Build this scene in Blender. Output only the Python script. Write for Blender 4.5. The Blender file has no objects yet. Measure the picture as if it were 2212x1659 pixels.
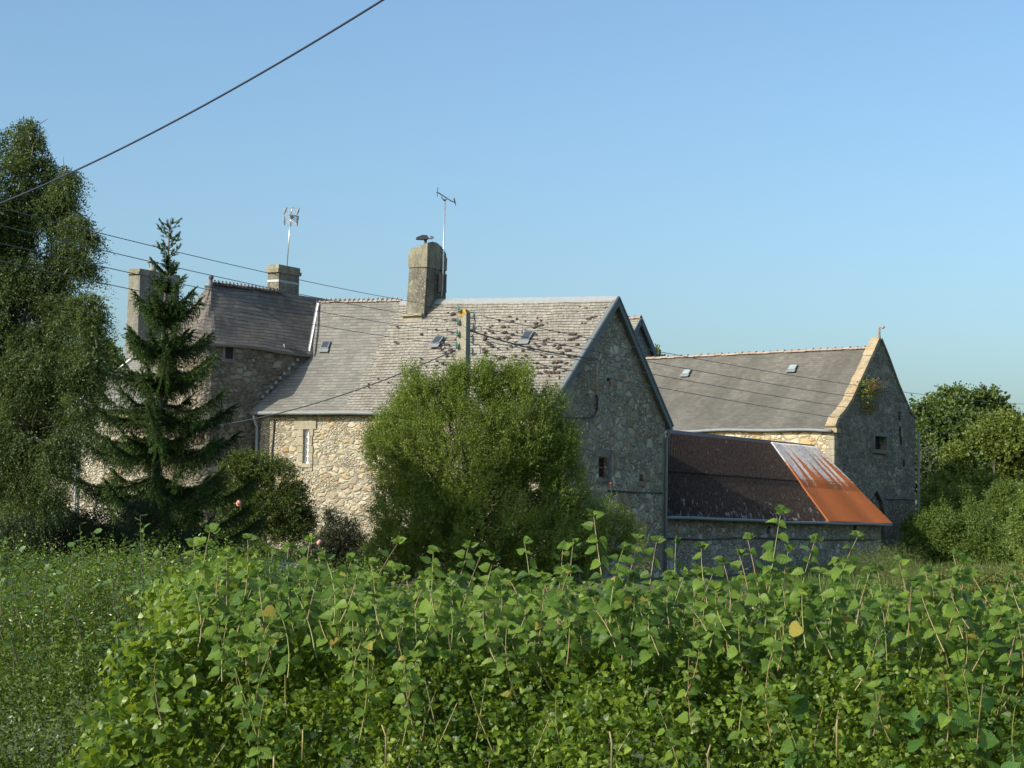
import bpy, bmesh, math, random
import numpy as np
from mathutils import Vector, Matrix
from mathutils.geometry import tessellate_polygon
random.seed(7); RNG = np.random.default_rng(7)
SC = bpy.context.scene
COL = SC.collection
R_ = math.radians

# ---------------------------------------------------------------- camera
FPX = 4000.0                     # focal length in picture pixels (2212 wide)
PITCH = math.atan(.0664); ROLL = .017
EYE = np.array([0, 0, 2.4])
_F = np.array([0, math.cos(PITCH), math.sin(PITCH)]); _R = np.array([1., 0, 0]); _U = np.array([0, -math.sin(PITCH), math.cos(PITCH)])
CR = math.cos(ROLL)*_R + math.sin(ROLL)*_U
CU = -math.sin(ROLL)*_R + math.cos(ROLL)*_U
cam = bpy.data.cameras.new('camera'); co = bpy.data.objects.new('camera', cam); COL.objects.link(co)
cam.sensor_width = 36; cam.lens = 36*FPX/2212; cam.clip_end = 5000; cam.clip_start = .1
M = Matrix.Identity(4)
for i in range(3):
    M[i][0] = CR[i]; M[i][1] = CU[i]; M[i][2] = -_F[i]; M[i][3] = EYE[i]
co.matrix_world = M
SC.camera = co

# ---------------------------------------------------------------- sun, sky
SUN_AZ = R_(56); SUN_EL = R_(27)          # sun stands behind the camera on its left
w = bpy.data.worlds.new('World'); SC.world = w; w.use_nodes = True
nt = w.node_tree; bg = nt.nodes['Background']; sk = nt.nodes.new('ShaderNodeTexSky')
sk.sky_type = 'NISHITA'; sk.sun_disc = False; sk.sun_elevation = SUN_EL; sk.sun_rotation = R_(180)+SUN_AZ
sk.altitude = 50; sk.air_density = 1.0; sk.dust_density = 3.0; sk.ozone_density = 1.6
tint = nt.nodes.new('ShaderNodeMix'); tint.data_type = 'RGBA'; tint.blend_type = 'MULTIPLY'; tint.inputs[0].default_value = 1; tint.inputs[7].default_value = (.83, 1.0, 1.08, 1)
nt.links.new(sk.outputs[0], tint.inputs[6]); nt.links.new(tint.outputs[2], bg.inputs[0]); bg.inputs[1].default_value = .143
sd = bpy.data.lights.new('sun', 'SUN'); so = bpy.data.objects.new('sun', sd); COL.objects.link(so)
sd.energy = 4.3; sd.angle = R_(.53); sd.color = (1, .93, .80)
tosun = Vector((-math.sin(SUN_AZ)*math.cos(SUN_EL), -math.cos(SUN_AZ)*math.cos(SUN_EL), math.sin(SUN_EL)))
so.rotation_euler = tosun.to_track_quat('Z', 'Y').to_euler(); so.location = (-40, -30, 40)
SC.view_settings.view_transform = 'Standard'; SC.view_settings.look = 'None'; SC.view_settings.exposure = .42; SC.view_settings.gamma = 1
SC.cycles.max_bounces = 6; SC.cycles.transparent_max_bounces = 8
SC.cycles.use_denoising = True

# ---------------------------------------------------------------- geometry from the survey of the picture
def ray(x, y): return CR*(x-1106) + CU*(829.5-y) + _F*FPX
def at(x, y, Y):
    d = ray(x, y); return EYE + d*(Y/d[1])
def az(a):
    a = R_(a); return np.array([math.sin(a), math.cos(a), 0.])
def hitv(x, y, P, a):                       # meets the vertical plane through P running along azimuth a
    u = az(a); n = np.array([u[1], -u[0], 0]); d = ray(x, y)
    return EYE + d*(((np.array([P[0], P[1], 0])-EYE)@n)/(d@n))
def hitp(x, y, P, n):
    d = ray(x, y); return EYE + d*(((np.asarray(P)-EYE)@n)/(d@n))
def zat(P, y):                              # height over ground point P that shows at picture row y
    lo, hi = -20., 60.
    for _ in range(50):
        m = (lo+hi)/2; q = np.array([P[0], P[1], m])-EYE
        if 829.5-FPX*(q@CU)/(q@_F) > y: lo = m
        else: hi = m
    return (lo+hi)/2
def xat(P):
    q = np.array(P)-EYE; return 1106+FPX*(q@CR)/(q@_F)
def Z(P, z): return np.array([P[0], P[1], z])

def noise3(p, s=1.0, seed=0):
    p = np.asarray(p, float)*s; o = 0
    r = np.random.default_rng(seed+100)
    for k in range(7):
        d = r.normal(size=3); d /= np.linalg.norm(d); fr = r.uniform(.7, 2.2)
        o = o + np.sin(p@d*fr*3 + r.uniform(0, 6.28) + 1.3*np.sin(p@r.normal(size=3)))
    return o/7

# ---------------------------------------------------------------- materials
def newmat(name):
    m = bpy.data.materials.new(name); m.use_nodes = True
    return m, m.node_tree, m.node_tree.nodes['Principled BSDF']
class NB:
    def __init__(s, t): s.t = t
    def n(s, typ, **kw):
        nd = s.t.nodes.new(typ)
        for k, v in kw.items():
            if k.startswith('_'): setattr(nd, k[1:], v)
            else:
                i = nd.inputs[int(k[1:])] if k[0] == 'i' and k[1:].isdigit() else nd.inputs[k]
                if hasattr(v, 'links') or isinstance(v, bpy.types.NodeSocket): s.t.links.new(v, i)
                else: i.default_value = v
        return nd
    def math(s, op, a, b=0.0, c=0.0):
        nd = s.t.nodes.new('ShaderNodeMath'); nd.operation = op
        for i, v in enumerate((a, b, c)):
            if isinstance(v, bpy.types.NodeSocket): s.t.links.new(v, nd.inputs[i])
            else: nd.inputs[i].default_value = v
        return nd.outputs[0]
    def mix(s, f, a, b, mode='MIX'):
        nd = s.t.nodes.new('ShaderNodeMix'); nd.data_type = 'RGBA'; nd.blend_type = mode
        for i, v in ((0, f), (6, a), (7, b)):
            if isinstance(v, bpy.types.NodeSocket): s.t.links.new(v, nd.inputs[i])
            else: nd.inputs[i].default_value = v if i == 0 else (*v, 1)
        return nd.outputs[2]
    def ramp(s, f, stops, interp='LINEAR'):
        nd = s.t.nodes.new('ShaderNodeValToRGB'); cr = nd.color_ramp; cr.interpolation = interp
        while len(cr.elements) < len(stops): cr.elements.new(.5)
        for e, (p, c) in zip(cr.elements, stops):
            e.position = p; e.color = (*c, 1) if len(c) == 3 else c
        s.t.links.new(f, nd.inputs[0]); return nd.outputs[0]
    def noise(s, vec, scale, detail=4, rough=.55, dist=0):
        return s.n('ShaderNodeTexNoise', Vector=vec, Scale=scale, Detail=detail, Roughness=rough, Distortion=dist).outputs[0]
    def map(s, vec, scale=(1, 1, 1), loc=(0, 0, 0), rot=(0, 0, 0)):
        return s.n('ShaderNodeMapping', Vector=vec, Scale=scale, Location=loc, Rotation=rot).outputs[0]
    def step(s, f, a, b):
        nd = s.t.nodes.new('ShaderNodeMapRange'); nd.inputs[1].default_value = a; nd.inputs[2].default_value = b
        s.t.links.new(f, nd.inputs[0]); return nd.outputs[0]
def obj_co(nb): return nb.n('ShaderNodeTexCoord').outputs['Object']
def uv_co(nb): return nb.n('ShaderNodeTexCoord').outputs['UV']

def plain(name, c, rough=.7, metal=0, var=.15, scale=6):
    m, t, b = newmat(name); nb = NB(t); co_ = obj_co(nb)
    f = nb.noise(co_, scale, 5, .6)
    col = nb.mix(f, tuple(x*(1-var) for x in c), tuple(min(1, x*(1+var)) for x in c))
    t.links.new(col, b.inputs['Base Color']); b.inputs['Roughness'].default_value = rough; b.inputs['Metallic'].default_value = metal
    return m

def rubble(name, cols, mortar, sx=3.4, sz=5.0, stain=.25, bump=.9, seed=0):
    m, t, b = newmat(name); nb = NB(t); c0 = obj_co(nb)
    c1 = nb.map(c0, (sx, sx, sz), (seed*3.1, seed*1.7, seed*2.3))
    wob = nb.n('ShaderNodeTexNoise', Vector=c1, Scale=.9, Detail=3).outputs[1]
    va = nb.t.nodes.new('ShaderNodeVectorMath'); va.operation = 'SCALE'; t.links.new(wob, va.inputs[0]); va.inputs[3].default_value = .9
    vb = nb.t.nodes.new('ShaderNodeVectorMath'); vb.operation = 'ADD'; t.links.new(c1, vb.inputs[0]); t.links.new(va.outputs[0], vb.inputs[1])
    big = nb.n('ShaderNodeTexVoronoi', Vector=vb.outputs[0], Scale=1.0, Randomness=1.0)
    edge = nb.n('ShaderNodeTexVoronoi', Vector=vb.outputs[0], Scale=1.0, Randomness=1.0, _feature='DISTANCE_TO_EDGE').outputs[0]
    sm = nb.n('ShaderNodeTexVoronoi', Vector=vb.outputs[0], Scale=2.3, Randomness=1.0)
    sme = nb.n('ShaderNodeTexVoronoi', Vector=vb.outputs[0], Scale=2.3, Randomness=1.0, _feature='DISTANCE_TO_EDGE').outputs[0]
    sep = nb.n('ShaderNodeSeparateColor', Color=big.outputs[1]); sep2 = nb.n('ShaderNodeSeparateColor', Color=sm.outputs[1])
    use = nb.math('GREATER_THAN', nb.noise(c1, .45, 2), .52)                  # patches of small stones
    fr = nb.n('ShaderNodeMix', _data_type='FLOAT', i0=use, i2=sep.outputs[0], i3=sep2.outputs[0]).outputs[0]
    ed = nb.n('ShaderNodeMix', _data_type='FLOAT', i0=use, i2=edge, i3=nb.math('MULTIPLY', sme, .8)).outputs[0]
    n_ = len(cols); stops = [(i/n_, c) for i, c in enumerate(cols)]
    col = nb.ramp(fr, stops, 'CONSTANT')
    fine = nb.noise(c0, 14, 5, .7)
    col = nb.mix(nb.math('MULTIPLY', fine, .7), col, (.9, .85, .78), 'MULTIPLY')
    mo = nb.step(nb.math('ADD', ed, nb.math('MULTIPLY', nb.math('SUBTRACT', fine, .5), .16)), .02, .13)
    mcol = nb.mix(nb.step(nb.noise(c0, 4, 5, .7), .38, .55), tuple(x*.5 for x in mortar), mortar)
    col = nb.mix(mo, mcol, col)
    st = nb.step(nb.noise(nb.map(c0, (.5, .5, .22)), 1.6, 6, .65), .42, .75)
    col = nb.mix(nb.math('MULTIPLY', st, stain), col, (.07, .065, .05))
    t.links.new(col, b.inputs['Base Color']); b.inputs['Roughness'].default_value = .92
    h = nb.math('ADD', nb.step(ed, 0, .22), nb.math('MULTIPLY', fine, .5))
    h = nb.math('ADD', h, nb.math('MULTIPLY', sep2.outputs[1], .4))
    bp = nb.n('ShaderNodeBump', Strength=bump, Distance=.07, Height=h); t.links.new(bp.outputs[0], b.inputs['Normal'])
    return m

def slate(name, c1, c2, line, w_=.24, h_=.15, linew=.07, spots=(.5, .48, .4), spot_amt=.4, stain=.4, bump=.6, big=(.5, .62), lich=None):
    m, t, b = newmat(name); nb = NB(t); uv = uv_co(nb)
    wob = nb.noise(uv, 1.3, 2)
    sep = nb.n('ShaderNodeSeparateXYZ', Vector=uv)
    y = nb.math('ADD', sep.outputs[1], nb.math('MULTIPLY', nb.math('SUBTRACT', wob, .5), .10))
    row = nb.math('FLOOR', nb.math('DIVIDE', y, h_))
    rn = nb.n('ShaderNodeTexWhiteNoise', _noise_dimensions='1D', W=row).outputs[0]
    x = nb.math('ADD', sep.outputs[0], nb.math('MULTIPLY', rn, w_))
    xs = nb.math('DIVIDE', x, w_); cx = nb.math('FLOOR', xs)
    fx = nb.math('FRACT', xs); fy = nb.math('FRACT', nb.math('DIVIDE', y, h_))
    cv = nb.n('ShaderNodeCombineXYZ', X=cx, Y=row)
    rnd = nb.n('ShaderNodeTexWhiteNoise', _noise_dimensions='2D', Vector=cv.outputs[0])
    rs = nb.n('ShaderNodeSeparateColor', Color=rnd.outputs[1])
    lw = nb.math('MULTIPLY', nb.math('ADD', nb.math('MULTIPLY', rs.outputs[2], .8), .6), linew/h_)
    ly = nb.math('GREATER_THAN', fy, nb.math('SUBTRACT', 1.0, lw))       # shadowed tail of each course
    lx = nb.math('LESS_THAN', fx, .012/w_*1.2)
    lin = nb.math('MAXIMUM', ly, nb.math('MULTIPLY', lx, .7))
    col = nb.mix(rs.outputs[0], c1, c2)
    nz = nb.noise(uv, 9, 5, .65)
    col = nb.mix(nb.math('MULTIPLY', nb.step(nz, .56, .68), spot_amt), col, spots)
    st = nb.step(nb.noise(nb.map(uv, (1, .35, 1)), .55, 5, .6), big[0]-.1, big[1])
    col = nb.mix(nb.math('MULTIPLY', st, stain), col, tuple(x*.45 for x in c1))
    if lich:
        l_ = nb.step(nb.noise(nb.map(uv, (1, 1, 1), (3, 8, 0)), 2.2, 5, .7), .66, .72)
        col = nb.mix(nb.math('MULTIPLY', l_, .6), col, lich)
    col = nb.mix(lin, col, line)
    t.links.new(col, b.inputs['Base Color']); b.inputs['Roughness'].default_value = .8; b.inputs['Specular IOR Level'].default_value = .22
    h = nb.math('ADD', nb.math('MULTIPLY', fy, .8), nb.math('MULTIPLY', rs.outputs[1], .5))
    h = nb.math('ADD', h, nb.math('MULTIPLY', nz, .4))
    bp = nb.n('ShaderNodeBump', Strength=bump, Distance=.025, Height=nb.math('SUBTRACT', h, nb.math('MULTIPLY', lin, .8))); t.links.new(bp.outputs[0], b.inputs['Normal'])
    return m

def render_mat(name, base, dark, light, lich=None):              # weathered lime render / dressed granite
    m, t, b = newmat(name); nb = NB(t); c0 = obj_co(nb)
    n1 = nb.noise(nb.map(c0, (1, 1, .45)), 2.3, 6, .65); n2 = nb.noise(c0, 11, 5, .7)
    col = nb.mix(nb.step(n1, .38, .62), base, dark)
    col = nb.mix(nb.math('MULTIPLY', nb.step(n2, .55, .7), .8), col, light)
    if lich: col = nb.mix(nb.math('MULTIPLY', nb.step(nb.noise(c0, 3.1, 5, .7), .55, .66), .8), col, lich)
    t.links.new(col, b.inputs['Base Color']); b.inputs['Roughness'].default_value = .9
    bp = nb.n('ShaderNodeBump', Strength=.6, Distance=.04, Height=nb.math('ADD', n1, n2)); t.links.new(bp.outputs[0], b.inputs['Normal'])
    return m

def leafmat(name, ca, cb, transl=.35, rough=.45, veins=False, spec=.5):
    m, t, b = newmat(name); nb = NB(t)
    g = nb.n('ShaderNodeNewGeometry'); r = g.outputs['Random Per Island']
    big = nb.noise(obj_co(nb), .9, 3)
    f = nb.math('MULTIPLY_ADD', nb.math('POWER', r, 1.4), .75, nb.math('MULTIPLY', nb.step(big, .35, .65), .3))
    col = nb.mix(f, ca, cb)
    if veins:
        uv = nb.n('ShaderNodeSeparateXYZ', Vector=uv_co(nb))
        v = nb.math('ABSOLUTE', uv.outputs[1])
        q = nb.math('FRACT', nb.math('MULTIPLY', nb.math('SUBTRACT', uv.outputs[0], nb.math('MULTIPLY', v, .9)), 7))
        ln = nb.math('LESS_THAN', q, .16); mid = nb.math('LESS_THAN', v, .02)
        vv = nb.math('MAXIMUM', ln, mid)
        col = nb.mix(nb.math('MULTIPLY', vv, .14), col, tuple(min(1, x*1.9+.03) for x in cb))
        h = nb.math('PINGPONG', q, .5)
        bp = nb.n('ShaderNodeBump', Strength=.8, Distance=.004, Height=h); t.links.new(bp.outputs[0], b.inputs['Normal'])
        yel = nb.math('GREATER_THAN', r, .985); col = nb.mix(yel, col, (.30, .25, .05))
    t.links.new(col, b.inputs['Base Color']); b.inputs['Roughness'].default_value = rough
    b.inputs['Specular IOR Level'].default_value = spec*.6
    tr = nb.n('ShaderNodeBsdfTranslucent', Color=nb.mix(.5, col, (cb[0]*2.2, cb[1]*2.0, cb[2]*.6)))
    mx = nb.n('ShaderNodeMixShader', i0=transl, i1=b.outputs[0], i2=tr.outputs[0])
    t.links.new(mx.outputs[0], t.nodes['Material Output'].inputs[0])
    return m

STONE_L = [(.50, .43, .32), (.42, .37, .29), (.58, .53, .44), (.40, .35, .27), (.50, .41, .27), (.54, .48, .38), (.40, .26, .17), (.52, .46, .37), (.45, .40, .33), (.50, .39, .22), (.36, .32, .26), (.56, .50, .40)]
STONE_G = [(a*1.04, b*.99, c*.88) for a, b, c in [(.40, .35, .26), (.52, .48, .38), (.30, .26, .20), (.43, .37, .28), (.60, .57, .49), (.30, .23, .15), (.48, .43, .34), (.37, .34, .28), (.36, .26, .17), (.46, .40, .30)]]
M_front = rubble('front_rubble', [tuple(x*k_ for x, k_ in zip(c, (.84, .82, .76))) for c in STONE_L], (.42, .38, .29), 3.5, 5.4, .16, .8)
M_gable = rubble('gable_rubble', STONE_G, (.36, .33, .27), 2.7, 3.5, .35, seed=2)
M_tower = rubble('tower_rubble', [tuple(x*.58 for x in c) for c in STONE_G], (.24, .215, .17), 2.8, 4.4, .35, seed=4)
M_left = rubble('cottage_rubble', STONE_L[:], (.42, .38, .30), 3.6, 5.5, .2, seed=5)
M_barnf = rubble('barn_front_rubble', [(.55, .42, .24), (.62, .50, .32), (.50, .35, .16), (.66, .56, .40), (.45, .30, .14), (.60, .52, .38)], (.42, .36, .26), 1.7, 2.7, .1, seed=6)
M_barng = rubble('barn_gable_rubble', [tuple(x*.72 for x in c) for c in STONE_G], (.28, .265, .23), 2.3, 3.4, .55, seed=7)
M_shedw = rubble('shed_rubble', [tuple(x*1.0 for x in c) for c in STONE_G], (.34, .31, .26), 2.8, 4.4, .3, seed=8)
M_smooth = slate('smooth_slate', (.165, .156, .138), (.235, .225, .202), (.10, .085, .07), .30, .165, .028, (.42, .40, .33), .35, .30, .35)
M_rough = slate('rough_slate', (.235, .215, .178), (.325, .300, .252), (.08, .06, .05), .19, .15, .036, (.52, .50, .43), .75, .35, .8, lich=(.36, .25, .09))
M_tslate = slate('tower_slate', (.130, .114, .094), (.195, .175, .147), (.07, .055, .048), .30, .155, .03, (.36, .34, .29), .25, .45, .5)
M_bslate = slate('barn_slate', (.125, .113, .095), (.172, .160, .138), (.085, .078, .066), .26, .14, .02, (.26, .25, .21), .3, .5, .3)
M_cslate = slate('cottage_slate', (.20, .19, .165), (.27, .255, .23), (.10, .09, .08), .30, .15, .024, (.36, .35, .3), .3, .3, .3)
M_granite = render_mat('dressed_granite', (.34, .30, .21), (.22, .19, .14), (.44, .40, .31))
M_granite_d = render_mat('dark_granite', (.22, .20, .17), (.13, .12, .10), (.30, .28, .23))
M_chim = render_mat('chimney_render', (.20, .185, .14), (.075, .068, .05), (.42, .40, .33), (.30, .25, .12))
M_chimc = render_mat('chimney_cap_stone', (.27, .25, .18), (.14, .125, .09), (.38, .35, .27), (.26, .20, .09))
M_coping = render_mat('lichen_coping', (.38, .30, .19), (.26, .20, .12), (.50, .46, .38), (.45, .25, .08))
M_zinc = plain('zinc', (.34, .36, .38), .65, .15, .2)
M_zincd = plain('weathered_zinc', (.20, .21, .215), .7, .1, .25)
M_board = plain('grey_bargeboard', (.13, .145, .15), .7, 0, .15)
M_white = plain('white_paint', (.78, .78, .76), .5, 0, .05)
M_dark = plain('dark_interior', (.018, .017, .016), .9)
M_wood = plain('old_wood', (.20, .16, .11), .85, 0, .3)
M_brown = plain('brown_frame', (.12, .05, .03), .6)
M_terra = plain('terracotta', (.31, .22, .18), .85, 0, .4, 3)
M_ridge = render_mat('ridge_tile', (.34, .29, .25), (.22, .16, .13), (.50, .47, .42))
M_ridged = plain('dark_ridge_tile', (.075, .05, .045), .7, 0, .3)
M_conc = render_mat('pole_concrete', (.30, .275, .21), (.21, .19, .145), (.37, .345, .28))
M_yel = plain('yellow_lichen', (.42, .25, .035), .95, 0, .3, 12)
M_wire = plain('wire', (.10, .10, .11), .5, .5)
M_cable = plain('black_cable', (.03, .03, .035), .5)
M_alu = plain('aluminium', (.62, .63, .64), .35, .8, .1)
M_moss = plain('moss_clump', (.060, .043, .038), 1, 0, .25, 18)
M_grass = None
def glassy(name, c, rough=.08):
    m, t, b = newmat(name); b.inputs['Base Color'].default_value = (*c, 1); b.inputs['Roughness'].default_value = rough; return m
M_pane = glassy('window_glass', (.03, .035, .04)); M_sky = glassy('skylight_glass', (.05, .06, .07), .12)
m, t, b = newmat('insulator_glass'); b.inputs['Base Color'].default_value = (.10, .45, .40, 1); b.inputs['Roughness'].default_value = .08; b.inputs['Transmission Weight'].default_value = .5; M_ins = m
# mossy fibre cement
def mk_fibre():
    m, t, b = newmat('mossy_fibre_cement'); nb = NB(t); uv = uv_co(nb)
    n = nb.noise(uv, 5, 6, .75); col = nb.mix(nb.step(n, .35, .65), (.034, .024, .019), (.105, .075, .058))
    s = nb.noise(nb.map(uv, (7, 1.5, 1)), 1.0, 6, .8)
    sp = nb.n('ShaderNodeSeparateXYZ', Vector=uv)
    low = nb.step(sp.outputs[1], 2.8, 5.2)
    th = nb.math('SUBTRACT', .640, nb.math('MULTIPLY', low, .075))
    lap = nb.math('LESS_THAN', nb.math('ABSOLUTE', nb.math('SUBTRACT', sp.outputs[1], 2.62)), .05); col = nb.mix(nb.math('MULTIPLY', lap, .75), col, (.008, .007, .007))
    wm = nb.math('GREATER_THAN', s, th)
    col = nb.mix(nb.math('MULTIPLY', wm, .75), col, (.42, .40, .36))
    t.links.new(col, b.inputs['Base Color']); b.inputs['Roughness'].default_value = .95
    bp = nb.n('ShaderNodeBump', Strength=1, Distance=.05, Height=n); t.links.new(bp.outputs[0], b.inputs['Normal'])
    return m
def mk_rust():
    m, t, b = newmat('rusted_sheet'); nb = NB(t); uv = uv_co(nb)
    sp = nb.n('ShaderNodeSeparateXYZ', Vector=uv)
    n = nb.noise(uv, 3, 6, .7); f = nb.noise(nb.map(uv, (1, .55, 1)), 7, 6, .85)
    col = nb.mix(n, (.30, .075, .016), (.46, .135, .030))
    col = nb.mix(nb.step(f, .5, .75), col, (.30, .075, .02))
    st = nb.noise(nb.map(uv, (.9, .01, 1), (4.3, 0, 0)), 1.2, 1, .5)            # bright streaks running down from the top
    v = sp.outputs[1]
    lim = nb.math('MULTIPLY_ADD', nb.step(st, .40, .56), 1.9, .75)
    e = nb.math('ADD', nb.math('SUBTRACT', lim, v), nb.math('MULTIPLY', nb.math('SUBTRACT', f, .5), 5.5))
    k = nb.step(e, -.05, .15)
    col = nb.mix(k, col, nb.mix(nb.noise(nb.map(uv, (6, .4, 1)), 2, 3), (.42, .42, .42), (.66, .66, .64)) if False else nb.mix(nb.step(f, .42, .6), (.60, .60, .59), (.40, .30, .24)))
    lap = nb.math('LESS_THAN', nb.math('ABSOLUTE', nb.math('SUBTRACT', v, 2.55)), .03); col = nb.mix(nb.math('MULTIPLY', lap, .6), col, (.12, .04, .015))
    t.links.new(col, b.inputs['Base Color']); b.inputs['Roughness'].default_value = .8
    return m
M_fibre = mk_fibre(); M_fibre.node_tree.nodes['Principled BSDF'].inputs['Specular IOR Level'].default_value = .1; M_rust = mk_rust()

# ---------------------------------------------------------------- object helpers
def link(name, me, parent=None, mats=()):
    o = bpy.data.objects.new(name, me); COL.objects.link(o)
    for m in mats: me.materials.append(m)
    if parent is not None: o.parent = parent; o.matrix_parent_inverse = Matrix.Translation(parent.location).inverted()
    return o
def thing(name, label, cat, loc=(0, 0, 0), group=None):
    o = bpy.data.objects.new(name, None); COL.objects.link(o); o.location = tuple(loc); o['label'] = label; o['category'] = cat
    o.empty_display_size = .3
    if group: o['group'] = group
    return o
def tag(o, label, cat, group=None):
    o['label'] = label; o['category'] = cat
    if group: o['group'] = group
    return o
class MB:
    def __init__(s): s.v = []; s.f = []; s.uv = []; s.mi = []; s.sm = []
    def poly(s, pts, uvs=None, mi=0, sm=False):
        i = len(s.v); s.v += [tuple(float(c) for c in p) for p in pts]; s.f.append(list(range(i, i+len(pts))))
        s.uv += (uvs if uvs else [(0, 0)]*len(pts)); s.mi.append(mi); s.sm.append(sm)
    def box(s, c, ax, ay, az_, mi=0):           # centre and three half-axis vectors
        c, ax, ay, az_ = map(np.asarray, (c, ax, ay, az_))
        P = lambda a, b_, d: c+ax*a+ay*b_+az_*d
        for q in ([(-1,-1,-1),(-1,1,-1),(1,1,-1),(1,-1,-1)], [(-1,-1,1),(1,-1,1),(1,1,1),(-1,1,1)], [(-1,-1,-1),(1,-1,-1),(1,-1,1),(-1,-1,1)], [(1,-1,-1),(1,1,-1),(1,1,1),(1,-1,1)], [(1,1,-1),(-1,1,-1),(-1,1,1),(1,1,1)], [(-1,1,-1),(-1,-1,-1),(-1,-1,1),(-1,1,1)]):
            s.poly([P(*k) for k in q], None, mi)
    def tube(s, pts, rad, n=6, mi=0, cap=True):
        pts = [np.asarray(p, float) for p in pts]
        if not hasattr(rad, '__len__'): rad = [rad]*len(pts)
        rings = []
        for i, p in enumerate(pts):
            d = pts[min(i+1, len(pts)-1)]-pts[max(i-1, 0)]; L = np.linalg.norm(d); d = d/(L if L > 1e-9 else 1)
            h = np.array([0, 0, 1.]) if abs(d[2]) < .9 else np.array([1., 0, 0])
            a = np.cross(d, h); a /= np.linalg.norm(a); b_ = np.cross(a, d)
            rings.append([p+rad[i]*(a*math.cos(2*math.pi*k/n)+b_*math.sin(2*math.pi*k/n)) for k in range(n)])
        base = len(s.v)
        for r in rings: s.v += [tuple(q) for q in r]
        for i in range(len(rings)-1):
            for k in range(n):
                k2 = (k+1) % n
                s.f.append([base+i*n+k, base+(i+1)*n+k, base+(i+1)*n+k2, base+i*n+k2]); s.uv += [(0, 0)]*4; s.mi.append(mi); s.sm.append(n > 4)
        if cap:
            s.f.append([base+k for k in range(n)]); s.uv += [(0, 0)]*n; s.mi.append(mi); s.sm.append(False)
            q = base+(len(rings)-1)*n
            s.f.append([q+n-1-k for k in range(n)]); s.uv += [(0, 0)]*n; s.mi.append(mi); s.sm.append(False)
    def ball(s, c, r, nu=8, nv=6, mi=0, jit=0):
        c = np.asarray(c, float); r = np.asarray(r, float)*np.ones(3); base = len(s.v)
        for j in range(nv+1):
            for i in range(nu):
                a = 2*math.pi*i/nu; b_ = math.pi*j/nv; k = 1+random.uniform(-jit, jit)
                s.v.append(tuple(c+r*k*np.array([math.sin(b_)*math.cos(a), math.sin(b_)*math.sin(a), math.cos(b_)])))
        for j in range(nv):
            for i in range(nu):
                i2 = (i+1) % nu
                s.f.append([base+j*nu+i, base+(j+1)*nu+i, base+(j+1)*nu+i2, base+j*nu+i2]); s.uv += [(0, 0)]*4; s.mi.append(mi); s.sm.append(True)
    def build(s, name, mats, parent=None):
        me = bpy.data.meshes.new(name); me.from_pydata(s.v, [], s.f)
        uvl = me.uv_layers.new(name='UVMap'); uvl.data.foreach_set('uv', np.array(s.uv, dtype=np.float32).ravel())
        me.polygons.foreach_set('material_index', s.mi); me.polygons.foreach_set('use_smooth', s.sm)
        me.update()
        return link(name, me, parent, mats if isinstance(mats, (list, tuple)) else [mats])

def wall_sheet(mb, O, d, outline, holes=(), depth=.35, mi=0, inn=None, hmi=None):
    """vertical wall face: outline in (s, z) along unit direction d from O; holes get reveals going inwards"""
    d = np.asarray(d, float); inn = np.array([-d[1], d[0], 0]) if inn is None else np.asarray(inn)
    P = lambda s_, z_, k=0.: np.array([O[0], O[1], 0])+d*s_+inn*k+np.array([0, 0, z_])
    loops = [outline]+list(holes); flat = [q for l in loops for q in l]
    for tri in tessellate_polygon([[Vector((a, b_, 0)) for a, b_ in l] for l in loops]):
        mb.poly([P(*flat[i]) for i in tri], None, mi)
    for h in holes:
        for i in range(len(h)):
            a, b_ = h[i], h[(i+1) % len(h)]
            mb.poly([P(*a), P(*b_), P(*b_, depth), P(*a, depth)], None, mi if hmi is None else hmi)
def rect(s0, s1, z0, z1): return [(s0, z0), (s1, z0), (s1, z1), (s0, z1)]

def roof_sheet(name, mat, RL, RR, EL, ER, parent, nx=24, ny=14, sag=.04, flareL=0., flareR=0., thick=.07, u0=0., seed=1, lumps=.012):
    """slope between ridge RL-RR and eave EL-ER with slightly uneven surface; UV in metres"""
    RL, RR, EL, ER = map(lambda p: np.asarray(p, float), (RL, RR, EL, ER))
    W = np.linalg.norm(RR-RL); L = np.linalg.norm(EL-RL)
    n = np.cross(RR-RL, EL-RL); n /= np.linalg.norm(n); n = n if n[2] > 0 else -n
    mb = MB(); g = []
    for j in range(ny+1):
        v = j/ny; row = []
        for i in range(nx+1):
            u = i/nx; p = (RL*(1-u)+RR*u)*(1-v)+(EL*(1-u)+ER*u)*v
            fl = flareL*(1-u)+flareR*u
            off = -sag*math.sin(math.pi*v)*(.5+.5*math.sin(3*u+seed)) + lumps*float(noise3(p, .8, seed))
            off -= fl*math.sin(math.pi*min(1, v))**1.2
            p = p+n*off; row.append((p, (u0+W*u, L*v)))
        g.append(row)
    for j in range(ny):
        for i in range(nx):
            q = [g[j][i], g[j+1][i], g[j+1][i+1], g[j][i+1]]
            pts = [x[0] for x in q]; uv = [x[1] for x in q]
            if np.cross(pts[1]-pts[0], pts[2]-pts[0])@n < 0: pts.reverse(); uv.reverse()
            mb.poly(pts, uv, 0)
    dn = np.array([0, 0, -thick])
    def skirt(a, b_): mb.poly([a, b_, b_+dn, a+dn], [(0, 0)]*4, 0)
    for i in range(nx): skirt(g[0][i][0], g[0][i+1][0]); skirt(g[ny][i][0], g[ny][i+1][0])
    for j in range(ny): skirt(g[j][0][0], g[j+1][0][0]); skirt(g[j][nx][0], g[j+1][nx][0])
    for j in range(ny):
        for i in range(nx): mb.poly([g[j][i][0]+dn, g[j][i+1][0]+dn, g[j+1][i+1][0]+dn, g[j+1][i][0]+dn])
    return mb.build(name, mat, parent)

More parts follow.
